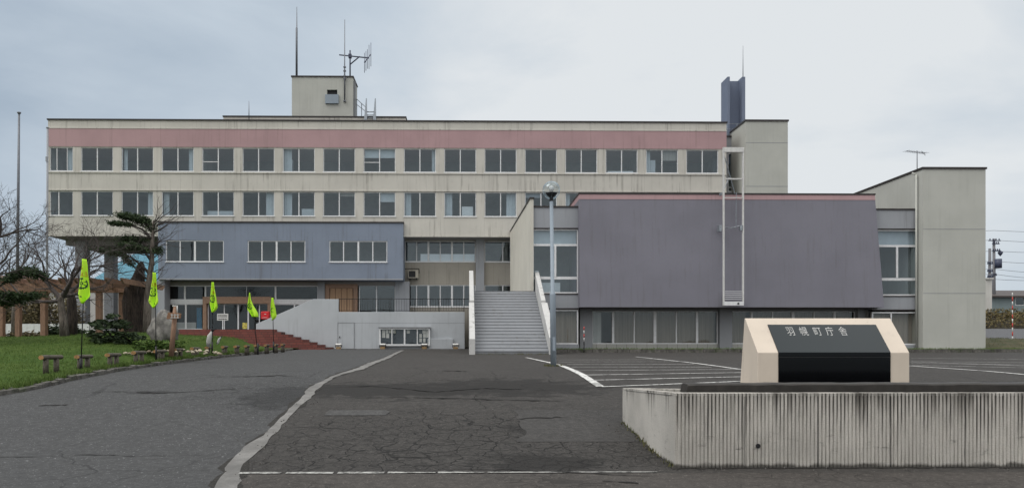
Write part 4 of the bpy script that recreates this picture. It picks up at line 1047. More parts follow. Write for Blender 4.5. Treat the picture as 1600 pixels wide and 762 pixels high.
m = MB(); m.hexa(cheek(sxl-.25, sxl-.003, ya-.15, ym, zs0-.1, zs0-.1, zl0, zm-.05)); m.hexa(cheek(sxl-.22, sxl-.003, ym+.002, yb2+.15, zs0-.1, zs1-1.2, zm+.06, zl1)); m.build('side_wall', M_cheek, st, .012)
m = MB(); m.hexa(cheek(sxr+.003, sxr+.30, ya-.15, ym, zs0-.1, zs0+1.0, zl0+.05, zm-.05)); m.hexa(cheek(sxr+.003, sxr+.22, ym+.002, yb2+.1, zs0+1.0, zs1-1.2, zm+.06, zl1)); m.build('side_wall', M_cheek, st, .012)
# ================================================================ TERRACE
YTw = 46.0; zt_ = lambda v: ZV(v, XU(600, YTw), YTw); xt = lambda u: XU(u, YTw)
tr_ = thing('terrace', (xt(600), YTw, 1.2), 'pale grey terrace with a stepped front wall beside the red brick steps', 'terrace')
m = MB()
m.extrude([(xt(400), YTw, 1.0), (xt(726), YTw, 1.0), (xt(726), YTw, zt_(487)), (xt(529), YTw, zt_(487)), (xt(529), YTw, zt_(467)), (xt(489), YTw, zt_(467)), (xt(431), YTw, zt_(492.5)), (xt(400), YTw, zt_(506))], (0, .25, 0))
m.build('front_wall', M_terr, tr_, .012)
m = MB(); m.box(xt(529), xt(726), YTw+.25, YE-.2, zt_(488.5)-.2, zt_(488.5)); m.build('deck', M_steps, tr_)
m = MB(); m.box(xt(725)-.25, xt(726), YTw+.26, YE-.3, 1.0, zt_(488.6)-.2); m.build('end_wall', M_dgrey, tr_)
m = MB(); m.box(xt(529), xt(726), YTw-.003, YTw, zt_(504.6), zt_(504.1)); m.build('joint', M_dgrey, tr_)
m = MB(); m.box(xt(528.5), xt(553), YTw-.02, YTw+.02, GZ(46)+.02, zt_(504.3)); dr = m.build('door', M_terr, tr_)
m = MB(); a, b, t, bt = xt(528.5), xt(553), zt_(504.3), GZ(46); m.box(a-.04, a, YTw-.03, YTw-.001, bt, t+.04); m.box(b, b+.04, YTw-.03, YTw-.001, bt, t+.04); m.box(a, b, YTw-.03, YTw-.001, t, t+.04); m.build('door_frame', M_dgrey, tr_)
m = MB(); m.box(a+.08, a+.12, YTw-.08, YTw-.02, bt+.7, bt+.82); m.build('handle', M_dark, dr)
m = MB(); m.box(xt(668), xt(708), YTw-.14, YTw-.002, GZ(46)-.05, zt_(529)); m.build('wall_hatch', M_terr, tr_, .01)
# notice board
nb = thing('notice_board', (xt(633), YTw, zt_(540)), 'long glass-fronted notice board with white papers on the terrace wall', 'notice board')
na, nbx, n0, n1 = xt(593), xt(672), zt_(540), zt_(512)
m = MB(); f_ = .09
m.box(na, nbx, YTw-.20, YTw-.003, n1-f_, n1); m.box(na, nbx, YTw-.22, YTw-.003, n0, n0+.12); m.box(na, na+f_, YTw-.20, YTw-.003, n0+.12, n1-f_); m.box(nbx-f_, nbx, YTw-.20, YTw-.003, n0+.12, n1-f_)
for t, wd in ((.25, .06), (.5, .10), (.75, .06)): c = na+(nbx-na)*t; m.box(c-wd/2, c+wd/2, YTw-.19, YTw-.05, n0+.12, n1-f_)
m.build('frame', M_alu, nb)
m = MB(); m.box(na+f_, nbx-f_, YTw-.05, YTw-.004, n0+.12, n1-f_); m.build('backboard', plain('dark_felt', (.05, .06, .075), .9), nb)
m = MB(); m.quad((na+f_, YTw-.15, n0+.12), (nbx-f_, YTw-.15, n0+.12), (nbx-f_, YTw-.15, n1-f_), (na+f_, YTw-.15, n1-f_)); m.build('pane', M_glassd, nb)
m = MB(); m.box(na-.05, nbx+.05, YTw-.26, YTw-.003, n1+.003, n1+.06); m.build('hood', M_dgrey, nb)
def zpx(py): return zt_(490+py/8.889)
def xpx(px_): return xt(580+px_/8.889)
k_ = 0
for (a, b, t, bt) in ((152, 196, 220, 330), (205, 240, 220, 270), (250, 290, 220, 265), (210, 250, 275, 335), (300, 340, 220, 268), (495, 535, 222, 272), (712, 760, 222, 270), (765, 795, 222, 330), (668, 705, 278, 330), (720, 760, 275, 330), (668, 705, 338, 392), (722, 755, 338, 395)):
    MB().box(xpx(a), xpx(b), YTw-.056-.001*(k_ % 3), YTw-.051, zpx(bt), zpx(t)).build('paper', M_paper, nb); k_ += 1
# floodlights at the wall foot
def flood(u, v, nth, lab):
    p = pt(u, v, YTw-.45); z0 = GZ(YTw-.45)
    t = thing('floodlight', (p.x, p.y, z0), lab, 'floodlight', 'floodlights along the terrace wall')
    m = MB(); m.box(p.x-.15, p.x+.15, p.y-.12, p.y+.12, z0-.05, z0+.14); m.build('plinth', plain('ochre_block%d' % nth, (.30, .20, .10), .8), t)
    m = MB(); m.hexa([(p.x-.18, p.y-.05, z0+.18), (p.x+.18, p.y-.05, z0+.18), (p.x+.18, p.y+.1, z0+.18), (p.x-.18, p.y+.1, z0+.18), (p.x-.18, p.y-.16, z0+.28), (p.x+.18, p.y-.16, z0+.28), (p.x+.18, p.y+.06, z0+.36), (p.x-.18, p.y+.06, z0+.36)]); m.build('lamp_head', M_white, t, .02)
    m = MB(); m.bar((p.x-.2, p.y, z0+.1), (p.x-.2, p.y, z0+.28), .02); m.bar((p.x+.2, p.y, z0+.1), (p.x+.2, p.y, z0+.28), .02); m.build('bracket', M_dark, t)
flood(529, 540, 1, 'small white floodlight at the foot of the grey steel door'); flood(598, 540, 2, 'small white floodlight below the left end of the notice board'); flood(663, 540, 3, 'small white floodlight below the right end of the notice board'); flood(712, 540, 4, 'small white floodlight at the right end of the terrace wall'); flood(472, 540, 5, 'small white floodlight at the end of the red brick steps')
# railing
rl = thing('railing', (xt(640), YTw+.12, zt_(487)), 'thin dark railing with fine uprights along the terrace wall top', 'railing')
m = MB(); rz0, rz1 = zt_(486.8), zt_(466.5)
m.bar((xt(529), YTw+.12, rz1), (xt(745), YTw+.12, rz1), .022, 6); m.bar((xt(529), YTw+.12, rz0+.08), (xt(726), YTw+.12, rz0+.08), .018, 6); m.build('handrail', M_dark, rl)
for u in (529.5, 562, 609, 648, 686, 725): MB().bar((xt(u), YTw+.12, rz0-.01), (xt(u), YTw+.12, rz1), .024, 6).build('post', M_dark, rl)
m = MB(); u = 533
while u < 724: m.bar((xt(u), YTw+.12, rz0+.08), (xt(u), YTw+.12, rz1), .008, 4); u += 4.1
m.build('balusters', M_dark, rl)
# air conditioner
ac = pt(646, 428, YR-.35)
t = thing('air_conditioner', (ac.x, YR, ac.z-.4), 'weathered outdoor air conditioner on a bracket below the long office window', 'air conditioner')
m = MB(); m.box(ac.x-.38, ac.x+.38, YR-.55, YR-.18, ac.z-.32, ac.z+.28); bd = m.build('casing', paint('rusty_cream_metal', (.42, .39, .33), streak=.6, grime=.6), t, .02)
m = MB(); m.box(ac.x-.33, ac.x+.17, YR-.565, YR-.552, ac.z-.25, ac.z+.22); m.build('grille', M_dark, bd)
m = MB(); m.bar((ac.x-.7, YR-.4, ac.z+.40), (ac.x+.42, YR-.4, ac.z+.40), .03); m.bar((ac.x+.42, YR-.4, ac.z+.40), (ac.x+.42, YR, ac.z+.1), .025); m.box(ac.x-.3, ac.x-.2, YR-.55, YR-.01, ac.z-.42, ac.z-.325); m.box(ac.x+.2, ac.x+.3, YR-.55, YR-.01, ac.z-.42, ac.z-.325); m.build('bracket', M_dark, t)
# ================================================================ RED STEPS
rs = MB(); ns = 8; y_b = 43.0; pzt = PZ; z_b = 1.15
xL = XU(252, 45); xrt = XU(433, YTw); xrb = XU(507, y_b)
for i in range(ns):
    t = i/(ns-1); z1_ = z_b+(pzt-z_b)*(i+1)/ns; z0_ = z_b-.2 if i == 0 else z_b+(pzt-z_b)*i/ns
    yy = y_b+(YTw-.3-y_b)*i/ns; xr_ = xrb+(xrt-xrb)*t
    rs.box(xL, xr_, yy, YTw-.004, z0_, z1_-.002)
rs_t = thing('brick_steps', (xL+6, y_b, 1.15), 'low red brick steps up to the glazed entrance', 'steps')
rs.build('flight', M_brick, rs_t)
m = MB(); m.box(xL, XU(497, YE), YTw+.252, YE-.01, 1.0, pzt-.002); m.box(xL, xt(399.5), YTw-.003, YTw+.251, 1.0, pzt-.002); m.build('platform', M_brick, rs_t)
m = MB(); m.box(xL, XU(497, YE), YE-.9, YE-.55, pzt-.002, pzt+.06); m.build('nosing', M_steps, rs_t)
# entrance furniture: box, signs
Yn = 46.6
def stand_sign():
    p = pt(348, 495, Yn); t = thing('sign_stand', (p.x, Yn, PZ), 'white notice sign on a thin stand before the entrance doors', 'sign')
    MB().box(p.x-.36, p.x+.36, Yn-.02, Yn+.02, p.z-.22, p.z+.22).build('board', M_white, t, .006)
    MB().box(p.x-.025, p.x+.025, Yn-.015, Yn+.015, PZ, p.z-.223).build('stand', M_alu, t)
    MB().box(p.x-.2, p.x+.2, Yn-.15, Yn+.15, PZ, PZ+.02).build('foot', M_alu, t)
    m = MB()
    for r_, (zz_, h) in enumerate(((.10, .07), (.0, .03), (-.13, .06))):
        x = -.28
        while x < .26:
            wd = random.uniform(.03, .08); m.box(p.x+x, p.x+x+wd, Yn-.024, Yn-.0205, p.z+zz_-h/2, p.z+zz_+h/2); x += wd+.018
    m.build('lettering', M_inkk, t)
stand_sign()
p = pt(415, 492.5, Yn); t = thing('post_box', (p.x, Yn, PZ), 'small red post box on a post at the right of the entrance', 'post box')
MB().box(p.x-.26, p.x+.26, Yn-.2, Yn+.2, p.z-.26, p.z+.26).build('box', M_red, t, .05)
m = MB(); m.box(p.x-.02, p.x+.26, Yn-.1, Yn+.1, PZ, p.z-.26); m.build('post', M_dgrey, t)
m = MB(); m.box(p.x-.03, p.x+.09, Yn-.21, Yn-.201, p.z+.06, p.z+.10); m.box(p.x-.16, p.x+.16, Yn-.21, Yn-.201, p.z-.16, p.z-.14); m.build('label_plate', M_white, t)
m = MB(); a, b = XU(276, YE+.5), XU(306, YE+.5); m.box(a, b, YE+.5, YE+1.0, PZ, ze(503)); single(m, 'counter', M_curtw, 'pale low counter behind the left entrance glazing', 'counter')
m = MB(); m.box(XU(316, YE+.4)-.42, XU(316, YE+.4)-.02, YE+.4, YE+.45, PZ, ze(480)); single(m, 'blue_banner', plain('blue_cloth', (.03, .16, .30), .8), 'upright blue banner behind the glass left of the brown portal', 'banner')
m = MB(); p = pt(382, 508, YE-.13); m.box(p.x-.15, p.x+.2, YE-.135, YE-.122, p.z-.25, p.z+.2); single(m, 'poster', plain('yellow_print', (.60, .52, .12), .7, 0, .4, 6), 'small yellow poster low on the entrance door glass', 'poster')
# ================================================================ LAMP POST
lb = gp(865, 571.5); lt = Vector((XU(861.5, lb.y), lb.y, ZV(312, lb.x, lb.y)))
la = thing('street_lamp', lb, 'grey lamp post with a clear globe, leaning slightly beside the parking lines', 'street lamp')
lm = lb.lerp(lt, (ZV(458, lb.x, lb.y)-lb.z)/(lt.z-lb.z))
m = MB(); m.tube([lb+Vector((0, 0, -.1)), lb.lerp(lm, .98), lm, lm+(lt-lb)*.004, lt], [.088, .086, .082, .058, .052], 16); m.build('pole', M_lampp, la)
m = MB(); dd = lb.lerp(lm, .33); m.box(dd.x-.03, dd.x+.05, dd.y-.094, dd.y-.06, dd.z-.25, dd.z+.15); m.build('access_door', M_lampp, la)
gc = Vector((lt.x, lt.y, ZV(297, lt.x, lt.y))); gr_ = 13.8*lb.y/F
m = MB(); m.lathe([(.05, -.06), (.06, .0), (.05, .05), (.14, .14), (.17, .18), (.165, .20), (.02, .21)], lt, 20); m.build('cup', M_dark, la)
m = MB(); m.lathe([(gr_*math.sin(a), -gr_*math.cos(a)) for a in [math.pi*(.12+.88*i/22) for i in range(23)]], gc, 36); m.build('globe', M_bulbg, la)
m = MB(); m.lathe([(gr_*.985*math.sin(a), -gr_*.985*math.cos(a)) for a in [math.pi*(.60+.40*i/9) for i in range(10)]], gc, 36); m.build('inner_shade', M_bulbg, la)
m = MB(); m.lathe([(.02, -.2), (.03, -.08), (.06, -.02), (.075, .05), (.06, .11), (.0, .135)], gc, 18); m.build('bulb', M_white, la)
m = MB(); m.lathe([(gr_*1.006*math.sin(a), -gr_*1.006*math.cos(a)) for a in (math.pi*.49, math.pi*.5, math.pi*.51)], gc, 36); m.build('seam', M_bulbg, la)

# ================================================================ PLANTER AND MONUMENT
YPf = 8.97; pxl = XU(1055, YPf); ypb = 11.8
zpt = ZV(614, pxl, YPf); zpb = ZV(606, XU(975, ypb), ypb)
pxr = 10.5
pln = thing('planter', (pxl, YPf, 0), 'stained ribbed concrete planter wall around the entrance monument', 'planter')
m = MB(); prof = []; x = pxl+.03; rib = .0485
while x < pxr:
    prof += [(x, .0), (x+.005, -.015), (x+.033, -.015), (x+.038, .0)]; x += rib
pts_ = [(pxl, YPf)]+[(a, YPf+b) for a, b in prof]+[(pxr, YPf)]
zb_ = -.1; zt1 = zpt-.035
vs = []
nz_ = 7
for a, b in pts_:
    for q in range(nz_+1):
        z = zb_+(zt1-zb_)*q/nz_; vs.append((a+jit(int(a*211)+q, .0022), b+jit(int(a*317)+q*7, .0035), z))
w_ = nz_+1
m.add(vs, [(i*w_+q, (i+1)*w_+q, (i+1)*w_+q+1, i*w_+q+1) for i in range(len(pts_)-1) for q in range(nz_)])
m.build('ribbed_face', M_plant, pln)
m = MB()
m.box(pxl, pxr, YPf-.012, YPf+.16, zt1, zpt)            # top rim of the front
m.hexa([(pxl-.0, YPf+.001, -.1), (pxl+.16, YPf+.001, -.1), (pxl+.16, ypb, .0), (pxl, ypb, .0), (pxl, YPf+.001, zt1-.001), (pxl+.16, YPf+.001, zt1-.001), (pxl+.16, ypb, zpb-.03), (pxl, ypb, zpb-.03)])
m.hexa([(pxl-.01, YPf+.161, zt1), (pxl+.16, YPf+.161, zt1), (pxl+.16, ypb, zpb-.03), (pxl-.01, ypb, zpb-.03), (pxl-.01, YPf+.161, zpt), (pxl+.16, YPf+.161, zpt), (pxl+.16, ypb, zpb), (pxl-.01, ypb, zpb)])
m.hexa([(pxl, ypb+.001, .0), (pxr, ypb+1.6, .0), (pxr, ypb+1.76, .0), (pxl, ypb+.161, .0), (pxl, ypb+.001, zpb-.005), (pxr, ypb+1.6, zpb-.22), (pxr, ypb+1.76, zpb-.22), (pxl, ypb+.161, zpb-.005)])
m.build('rim_wall', M_plant, pln)
m = MB(); m.tube([(XU(1183.5, YPf), YPf-.03, ZV(695.5, XU(1183, YPf), YPf)), (XU(1183.5, YPf), YPf+.02, ZV(695.5, XU(1183, YPf), YPf))], .028, 14); m.build('drain_pipe', M_dark, pln)
m = MB()
for u in (1162, 1277, 1391, 1506): x = XU(u, YPf); MB().box(x-.0025, x+.0025, YPf-.018, YPf-.010, .0, zt1-.002).build('joint', M_dark, pln)
m = MB(); m.hexa([(pxl+.16, YPf+.16, .3), (pxr, YPf+.16, .3), (pxr, ypb+1.6, .3), (pxl+.16, ypb+.1, .3), (pxl+.16, YPf+.16, zpt-.10), (pxr, YPf+.16, zpt-.10), (pxr, ypb+1.6, zpb-.25), (pxl+.16, ypb+.1, zpb-.06)]); struct(m, 'planter_soil', M_soil)
# black plastic sheet folded along the planter
m = MB(); ysh = YPf+.24; xa, xb = XU(1073, ysh), pxr-.1; ns_ = 60; vs = []
ztp = ZV(601, XU(1200, ysh), ysh)
for i in range(ns_+1):
    t = i/ns_; x = xa+(xb-xa)*t; r_ = min(1, t*60)
    h = (ztp-zpt)*(1.12+.10*r_)+jit(i*3, .004)
    y0 = ysh+jit(i*5, .008)
    for (dy, dz) in ((0, -.08), (0.0, h-.02), (.03, h), (.22, h+.002), (.27, h-.02), (.28, -.08)):
        vs.append((x+(0 if i else dz*.15), y0+dy+jit(i+int(dy*100), .005), zpt+dz))
m.add(vs, [(i*6+j, (i+1)*6+j, (i+1)*6+j+1, i*6+j+1) for i in range(ns_) for j in range(5)]+[tuple(range(6)), tuple(range(ns_*6, ns_*6+6))[::-1]])
sh = single(m, 'plastic_sheet', M_tarp, 'black plastic edging sheet lying along the planter top in front of the monument', 'plastic sheet', base=(xa, ysh, zpt))
# monument
ym_, yr_, yb3 = 11.5, 12.02, 12.27
mx0, mx1 = XU(1184, ym_), XU(1421, ym_)
zmf = ZV(550.5, mx0, ym_); zmr = ZV(497, XU(1270, yr_), yr_); zmb = .72
mo = thing('monument', ((mx0+mx1)/2, ym_, zmb), 'cream stone monument with a sloped black granite plate and white characters', 'monument')
m = MB(); m.extrude([(mx0, ym_, zmb), (mx0, ym_, zmf), (mx0, yr_, zmr), (mx0, yr_+.03, zmr), (mx0, yb3, zmb)], (mx1-mx0, 0, 0)); m.build('stone_body', M_mono, mo, .008)
ga, gb = XU(1216, ym_), XU(1391, ym_)
sl = Vector((0, yr_-ym_, zmr-zmf)); sn = Vector((0, -(zmr-zmf), yr_-ym_)).normalized()
off = .012
tt = .80
F0 = Vector((0, ym_, zmb+.02)); F1 = Vector((0, ym_, zmf)); S1 = F1+sl*tt
def px(p, x, d=Vector((0, 0, 0))): return (x, p.y+d.y, p.z+d.z)
cor = Vector((0, -off, off*.45))
m = MB(); prof = [px(F0, ga, Vector((0, -off, 0))), px(F1, ga, cor), px(S1, ga, sn*off), px(S1, ga, -sn*.02), px(F1, ga, Vector((0, .02, -.02))), px(F0, ga, Vector((0, .02, 0)))]
m.extrude(prof, (gb-ga, 0, 0)); gp_ = m.build('granite_plate', M_gran, mo, .003)
m = MB(); zc = zmf-.075; m.box(ga+.002, gb-.002, ym_-off-.002, ym_-off+.001, zc-.004, zc+.004); m.build('groove', M_inkk, mo)
def text_mesh(body):
    c = bpy.data.curves.new('text', 'FONT'); c.body = body; c.extrude = 0; c.align_x = 'CENTER'; c.align_y = 'CENTER'; c.resolution_u = 3; c.offset = -.004
    o = bpy.data.objects.new('text', c); COL.objects.link(o); bpy.context.view_layer.update()
    me = bpy.data.meshes.new_from_object(o.evaluated_get(bpy.context.evaluated_depsgraph_get()))
    v = [tuple(q.co) for q in me.vertices]; f = [tuple(p.vertices) for p in me.polygons]
    bpy.data.objects.remove(o); bpy.data.curves.remove(c); bpy.data.meshes.remove(me); return v, f
su = sl.normalized()
M_letter = plain('white_engraving', (.46, .46, .45), .6)
for ch_, u in zip('羽幌町庁舎', (1235, 1255.5, 1277, 1296.5, 1317)):
    v, f = text_mesh(ch_)
    t_ = .58; base = F1+sl*t_
    Yt = base.y; cx_ = XU(u, Yt)
    cs = Vector((cx_, base.y, base.z))+sn*(off+.0015)
    MB().add([cs+Vector((1, 0, 0))*q[0]*.14+su*q[1]*.215 for q in v], f).build('lettering', M_letter, mo)

# ================================================================ BENCHES
bpx = [(80, 578, 34, .12, 24), (131, 574.5, 26, .2, 21), (177, 571, 23, .35, 20), (217, 566.5, 21, .5, 19), (250, 563, 19, .6, 17), (279, 559.5, 17, .7, 15.5), (305, 557, 15, .8, 13.5), (325, 555, 9, 1.2, 12), (351, 553, 10.5, 1.0, 12.5), (370, 552, 9.5, 1.0, 12), (386, 551, 9, 1.0, 11), (401, 549.7, 9, 1.0, 10.5), (417, 549, 9, 1.0, 9.5), (431, 548, 8, 1.0, 8.5), (442, 547, 7, 1.0, 6)]
proto = None; NB = len(bpx)
words_n = ['nearest', 'second nearest', 'third nearest', 'fourth nearest', 'fifth nearest', 'sixth nearest', 'seventh nearest', 'eighth nearest', 'ninth nearest', 'tenth nearest', 'eleventh nearest', 'fifth from the far end', 'third from the far end', 'second from the far end', 'farthest']
words_n[11] = 'fourth from the far end'
BENCH = []
for i, (u, v, wpx, rz, hpx) in enumerate(bpx):
    gpnt = HIT(u, v, lambda x, Y: LAWN(x, Y) if x < ex(min(Y, Y1))-.8 else GZ(Y)+.10+max(0, (ex(min(Y, Y1))-x))*.12)
    lab = 'log bench on the lawn edge, %s of the row to the camera' % words_n[i] if 'far' not in words_n[i] else 'log bench on the lawn edge, %s of the row' % words_n[i]
    if i == 1: lab = 'log bench on the lawn edge with the largest lime flag rising behind it'
    if proto is None:
        proto = thing('log_bench', (0, 0, 0), lab, 'log bench', 'log benches along the driveway')
        m = MB(); k_ = 11; vs = []
        m.tube([(-.31, 0, .40), (-.15, 0, .405), (.1, 0, .402), (.31, 0, .40)], [.07, .075, .072, .07], 14, False); seat = m.build('seat', M_log, proto)
        for s in (-1, 1):
            m = MB(); m.tube([(s*.311, 0, .40), (s*.306, 0, .40)], .069, 14, True, False); m.build('cut_end', M_loge if s < 0 else M_log, seat)
            m = MB(); m.tube([(s*.16, 0, -.15), (s*.165, .004, .12), (s*.16, 0, .36)], [.062, .06, .058], 12); m.build('leg', M_log, proto)
        r = proto
    else:
        r = proto.copy(); COL.objects.link(r)
        for c in list(proto.children):
            q = c.copy(); COL.objects.link(q); q.parent = r
            for c2 in list(c.children):
                q2 = c2.copy(); COL.objects.link(q2); q2.parent = q
        r['label'] = lab
    d = DEP(gpnt.x, gpnt.y); hs = hpx*d/F/.475
    ws = 1.0; rz = -math.atan((u-CX)/F)+math.acos(max(.10, min(.97, (wpx*d/F-.10)/.62)))
    r.location = gpnt; r.rotation_euler = (0, 0, rz); r.scale = (min(1.35, max(.75, ws)),)*1+(1.05, min(1.25, max(.7, hs)))
    BENCH.append(gpnt)
# ================================================================ FLAGS
def flag(u, vbase, vtop, vflag_b, ul, ur, idx, lab, turn, sway):
    base = HIT(u, vbase, LAWN); Y = base.y; d = DEP(base.x, Y); pxm = d/F
    t = thing('flag', base, lab, 'flag', 'lime traffic safety flags along the lawn')
    top = ZV(vtop, base.x, Y)
    xt0 = XU(u+sway, Y)
    m = MB(); m.tube([base+Vector((0, 0, -.1)), Vector((xt0, Y, top))], [.014, .011], 8); m.build('pole', M_dark, t)
    m = MB(); m.tube([base+Vector((0, 0, -.1)), base+Vector((0, 0, .28))], .03, 8); m.build('ground_sleeve', M_dark, t)
    H = (vflag_b-vtop)*pxm; xl_ = XU(ul, Y)-xt0; xr_ = XU(ur, Y)-xt0
    if turn == 0:      # hanging open: narrow at the head, wide above a pointed hem
        prof = [(0, -.25, .3), (.15, -.3, .45), (.35, -.55, .55), (.6, -.8, .8), (.78, -1.0, .95), (.84, -.95, 1.0), (.92, -.5, .55), (1.0, -.04, .04)]
    elif turn == 1:
        prof = [(0, -.3, .3), (.2, -.6, .4), (.45, -.9, .7), (.7, -1, .9), (.82, -.7, 1.0), (.92, -.3, .7), (1.0, -.05, .15)]
    else:
        prof = [(0, -.2, -.05), (.3, -.7, .1), (.55, -1, .4), (.72, -.9, .75), (.85, .0, .95), (1.0, .8, 1.0)]
    def ed(s):
        for (a, la, ra), (b, lb_, rb) in zip(prof, prof[1:]):
            if s <= b: q = (s-a)/(b-a); return la+(lb_-la)*q, ra+(rb-ra)*q
        return prof[-1][1:]
    def surf(p, s):
        l, r = ed(s); l *= -xl_ if xl_ < 0 else .05; r *= xr_ if xr_ > 0 else .05
        x = xt0+l+(r-l)*p
        y = Y-.05+.075*math.sin(p*8.5+s*2.5+idx)*(.35+s*.65)-.06*math.sin(math.pi*p)
        return Vector((x, y, top-.02-s*H))
    nu, nv = 14, 22
    for sgn, nm in ((0, 'cloth'),):
        m = MB(); vs = [surf(i/nu, j/nv) for j in range(nv+1) for i in range(nu+1)]
        m.add(vs, [(j*(nu+1)+i, j*(nu+1)+i+1, (j+1)*(nu+1)+i+1, (j+1)*(nu+1)+i) for j in range(nv) for i in range(nu)], True)
        cl = m.build('cloth', M_lime, t); so = cl.modifiers.new('thickness', 'SOLIDIFY'); so.thickness = .006; so.offset = 1 if False else -1
    def onto(p, s, k=.012):
        a = surf(min(1, max(0, p)), min(1, max(0, s))); return a+Vector((0, -k, 0))
    # wheel emblem
    m = MB(); cp, cs_, rp = .45, .55, .36 if turn == 0 else .40
    rsz = rp*(xr_-xl_)*.8/H if H else .2
    rsz = min(.17, max(.12, rsz))
    def ring(r0, r1, a0, a1, k_):
        vs = []
        for i in range(k_+1):
            a = a0+(a1-a0)*i/k_
            for r in (r0, r1): vs.append(onto(cp+rp*r*math.cos(a), cs_-rsz*r*math.sin(a)))
        m.add(vs, [(2*i, 2*i+2, 2*i+3, 2*i+1) for i in range(k_)])
    ring(.78, 1.0, 0, 2*math.pi, 32); ring(.16, .30, 0, 2*math.pi, 16)
    for k_ in range(24): a = 2*math.pi*k_/24; ring(1.0, 1.12, a-.07, a+.07, 1)
    for k_ in range(6): a = 2*math.pi*k_/6+.5; ring(.28, .80, a-.14, a+.14, 1)
    m.build('emblem', M_ink, t)
    m = MB()
    for ch_, sc_0, p0 in (('交', .20, .55), ('通', .345, .62)):
        v, f = text_mesh(ch_)
        m.add([onto(p0+q[0]*.62, sc_0-q[1]*.125) for q in v], f)
    m.build('lettering', M_inkr, t)
    m = MB()
    for k_ in range(3): 
        p0, s0 = .22+k_*.14, .80+k_*.03
        m.add([onto(p0, s0), onto(p0+.09, s0+.01), onto(p0+.08, s0+.035), onto(p0-.01, s0+.025)], [(0, 1, 2, 3)])
    m.build('small_print', M_ink, t)
flag(126, 577, 404, 473, 122, 145, 0, 'lime traffic flag on a black pole, largest and nearest, before the pergola', 0, 6.5)
flag(244, 556, 425, 480, 233.5, 250, 1, 'lime traffic flag beside the windswept pine and the boulder', 0, -1.5)
flag(331.5, 547, 440, 487, 329.5, 341, 2, 'narrow lime traffic flag in front of the entrance doors above the white garden figures', 1, 1.5)
flag(403, 549, 456.5, 494, 388, 403.5, 3, 'lime traffic flag blown slantwise left of the red post box', 2, -11)
flag(427.5, 546, 464.5, 499, 424, 432, 4, 'thin lime traffic flag at the right end, beside the sloping grey wall', 1, -1.5)

# ================================================================ GARDEN: boulder, stones, signs, shrubs, trees
def rock(c, rx, ry, rz, seed, n=18, top=None):
    r = random.Random(seed); m = MB(); vs = []
    ph = [r.uniform(0, 6.28) for _ in range(8)]
    for j in range(n+1):
        th = math.pi*j/n
        for i in range(2*n):
            a = math.pi*i/n
            x, y, z = math.sin(th)*math.cos(a), math.sin(th)*math.sin(a), math.cos(th)
            k_ = 1+.12*math.sin(3*x+ph[0])*math.cos(2.5*z+ph[1])+.08*math.sin(5*y+4*z+ph[2])+.05*math.sin(9*x+7*z+ph[3])+.035*math.sin(15*x-11*z+8*y+ph[4])
            sh_ = 1-.28*max(0, z)
            vs.append((c[0]+rx*x*k_*sh_, c[1]+ry*y*k_*sh_, c[2]+rz*z*k_))
    m.add(vs, [(j*2*n+i, (j+1)*2*n+i, (j+1)*2*n+(i+1) % (2*n), j*2*n+(i+1) % (2*n)) for j in range(n) for i in range(2*n)], True)
    return m
bb = HIT(244, 541, LAWN); d = DEP(bb.x, bb.y)/F
bb.y += .6
single(rock((bb.x, bb.y, bb.z+.55), 20*d, .55, 30*d, 3, 22), 'boulder', M_rock, 'large upright grey boulder right of the pine trunk', 'boulder', base=bb)
rr = random.Random(11); k_ = 0
spx = [(196+i*6.1, 552.5-.3*i+rr.uniform(-2.0, 2.0)) for i in range(20)]+[(300+rr.uniform(0, 44), 548+rr.uniform(0, 5.5)) for i in range(16)]
st_o = None
for (u, v) in spx:
    p = HIT(u, v, LAWN); s = rr.uniform(.03, .058)
    m = rock((p.x, p.y, p.z+s*.3), s*1.3, s, s*.8, k_, 7)
    single(m, 'border_stone', M_stone, 'pale rounded stone in the border row before the boulder and wooden sign' if u < 300 and k_ < 20 else 'pale rounded stone in the heap beside the log benches', 'stone', 'border stones before the boulder' if u < 300 and k_ < 20 else 'stones heaped by the log benches', base=p); k_ += 1
# wooden signpost
p = HIT(270, 551, LAWN); d = DEP(p.x, p.y)/F; Yw = p.y
t = thing('wooden_sign', p, 'rustic brown wooden signpost with pale characters by the boulder', 'sign')
hz = ZV(478, p.x, Yw)
m = MB(); m.tube([p+Vector((-.05, 0, -.1)), (XU(274, Yw), Yw+.03, hz+.02)], [4*d, 3.4*d], 10); m.build('post', M_perg, t)
za_, zb_ = ZV(498.5, p.x, Yw), ZV(489, p.x, Yw); xa, xb = XU(263, Yw), XU(286, Yw)
m = MB(); m.extrude([(xa, Yw-.16, za_), (xb-.02, Yw-.16, za_+.02), (xb, Yw-.16, zb_-.02), (xb-.1, Yw-.16, zb_), (xa+.05, Yw-.16, zb_+.015)], (0, .05, 0)); m.build('board', M_wsign, t, .01)
m = MB(); m.tube([(XU(270, Yw), Yw-.02, hz), (XU(277, Yw), Yw-.02, hz+.01), (XU(277.4, Yw), Yw-.02, zb_)], .025, 6); m.build('bracket', M_white, t)
m = MB()
for k_, ch_ in enumerate('ふるさと'[:3]):
    pass
for k_ in range(3):
    cx_ = XU(272+k_*4.6, Yw); cz = (za_+zb_)/2
    m.box(cx_-.045, cx_+.045, Yw-.166, Yw-.1605, cz+.03, cz+.05); m.box(cx_-.012, cx_+.012, Yw-.168, Yw-.1605, cz-.07, cz+.07); m.box(cx_-.05, cx_+.04, Yw-.167, Yw-.1605, cz-.06, cz-.042)
m.build('lettering', M_letter, t)
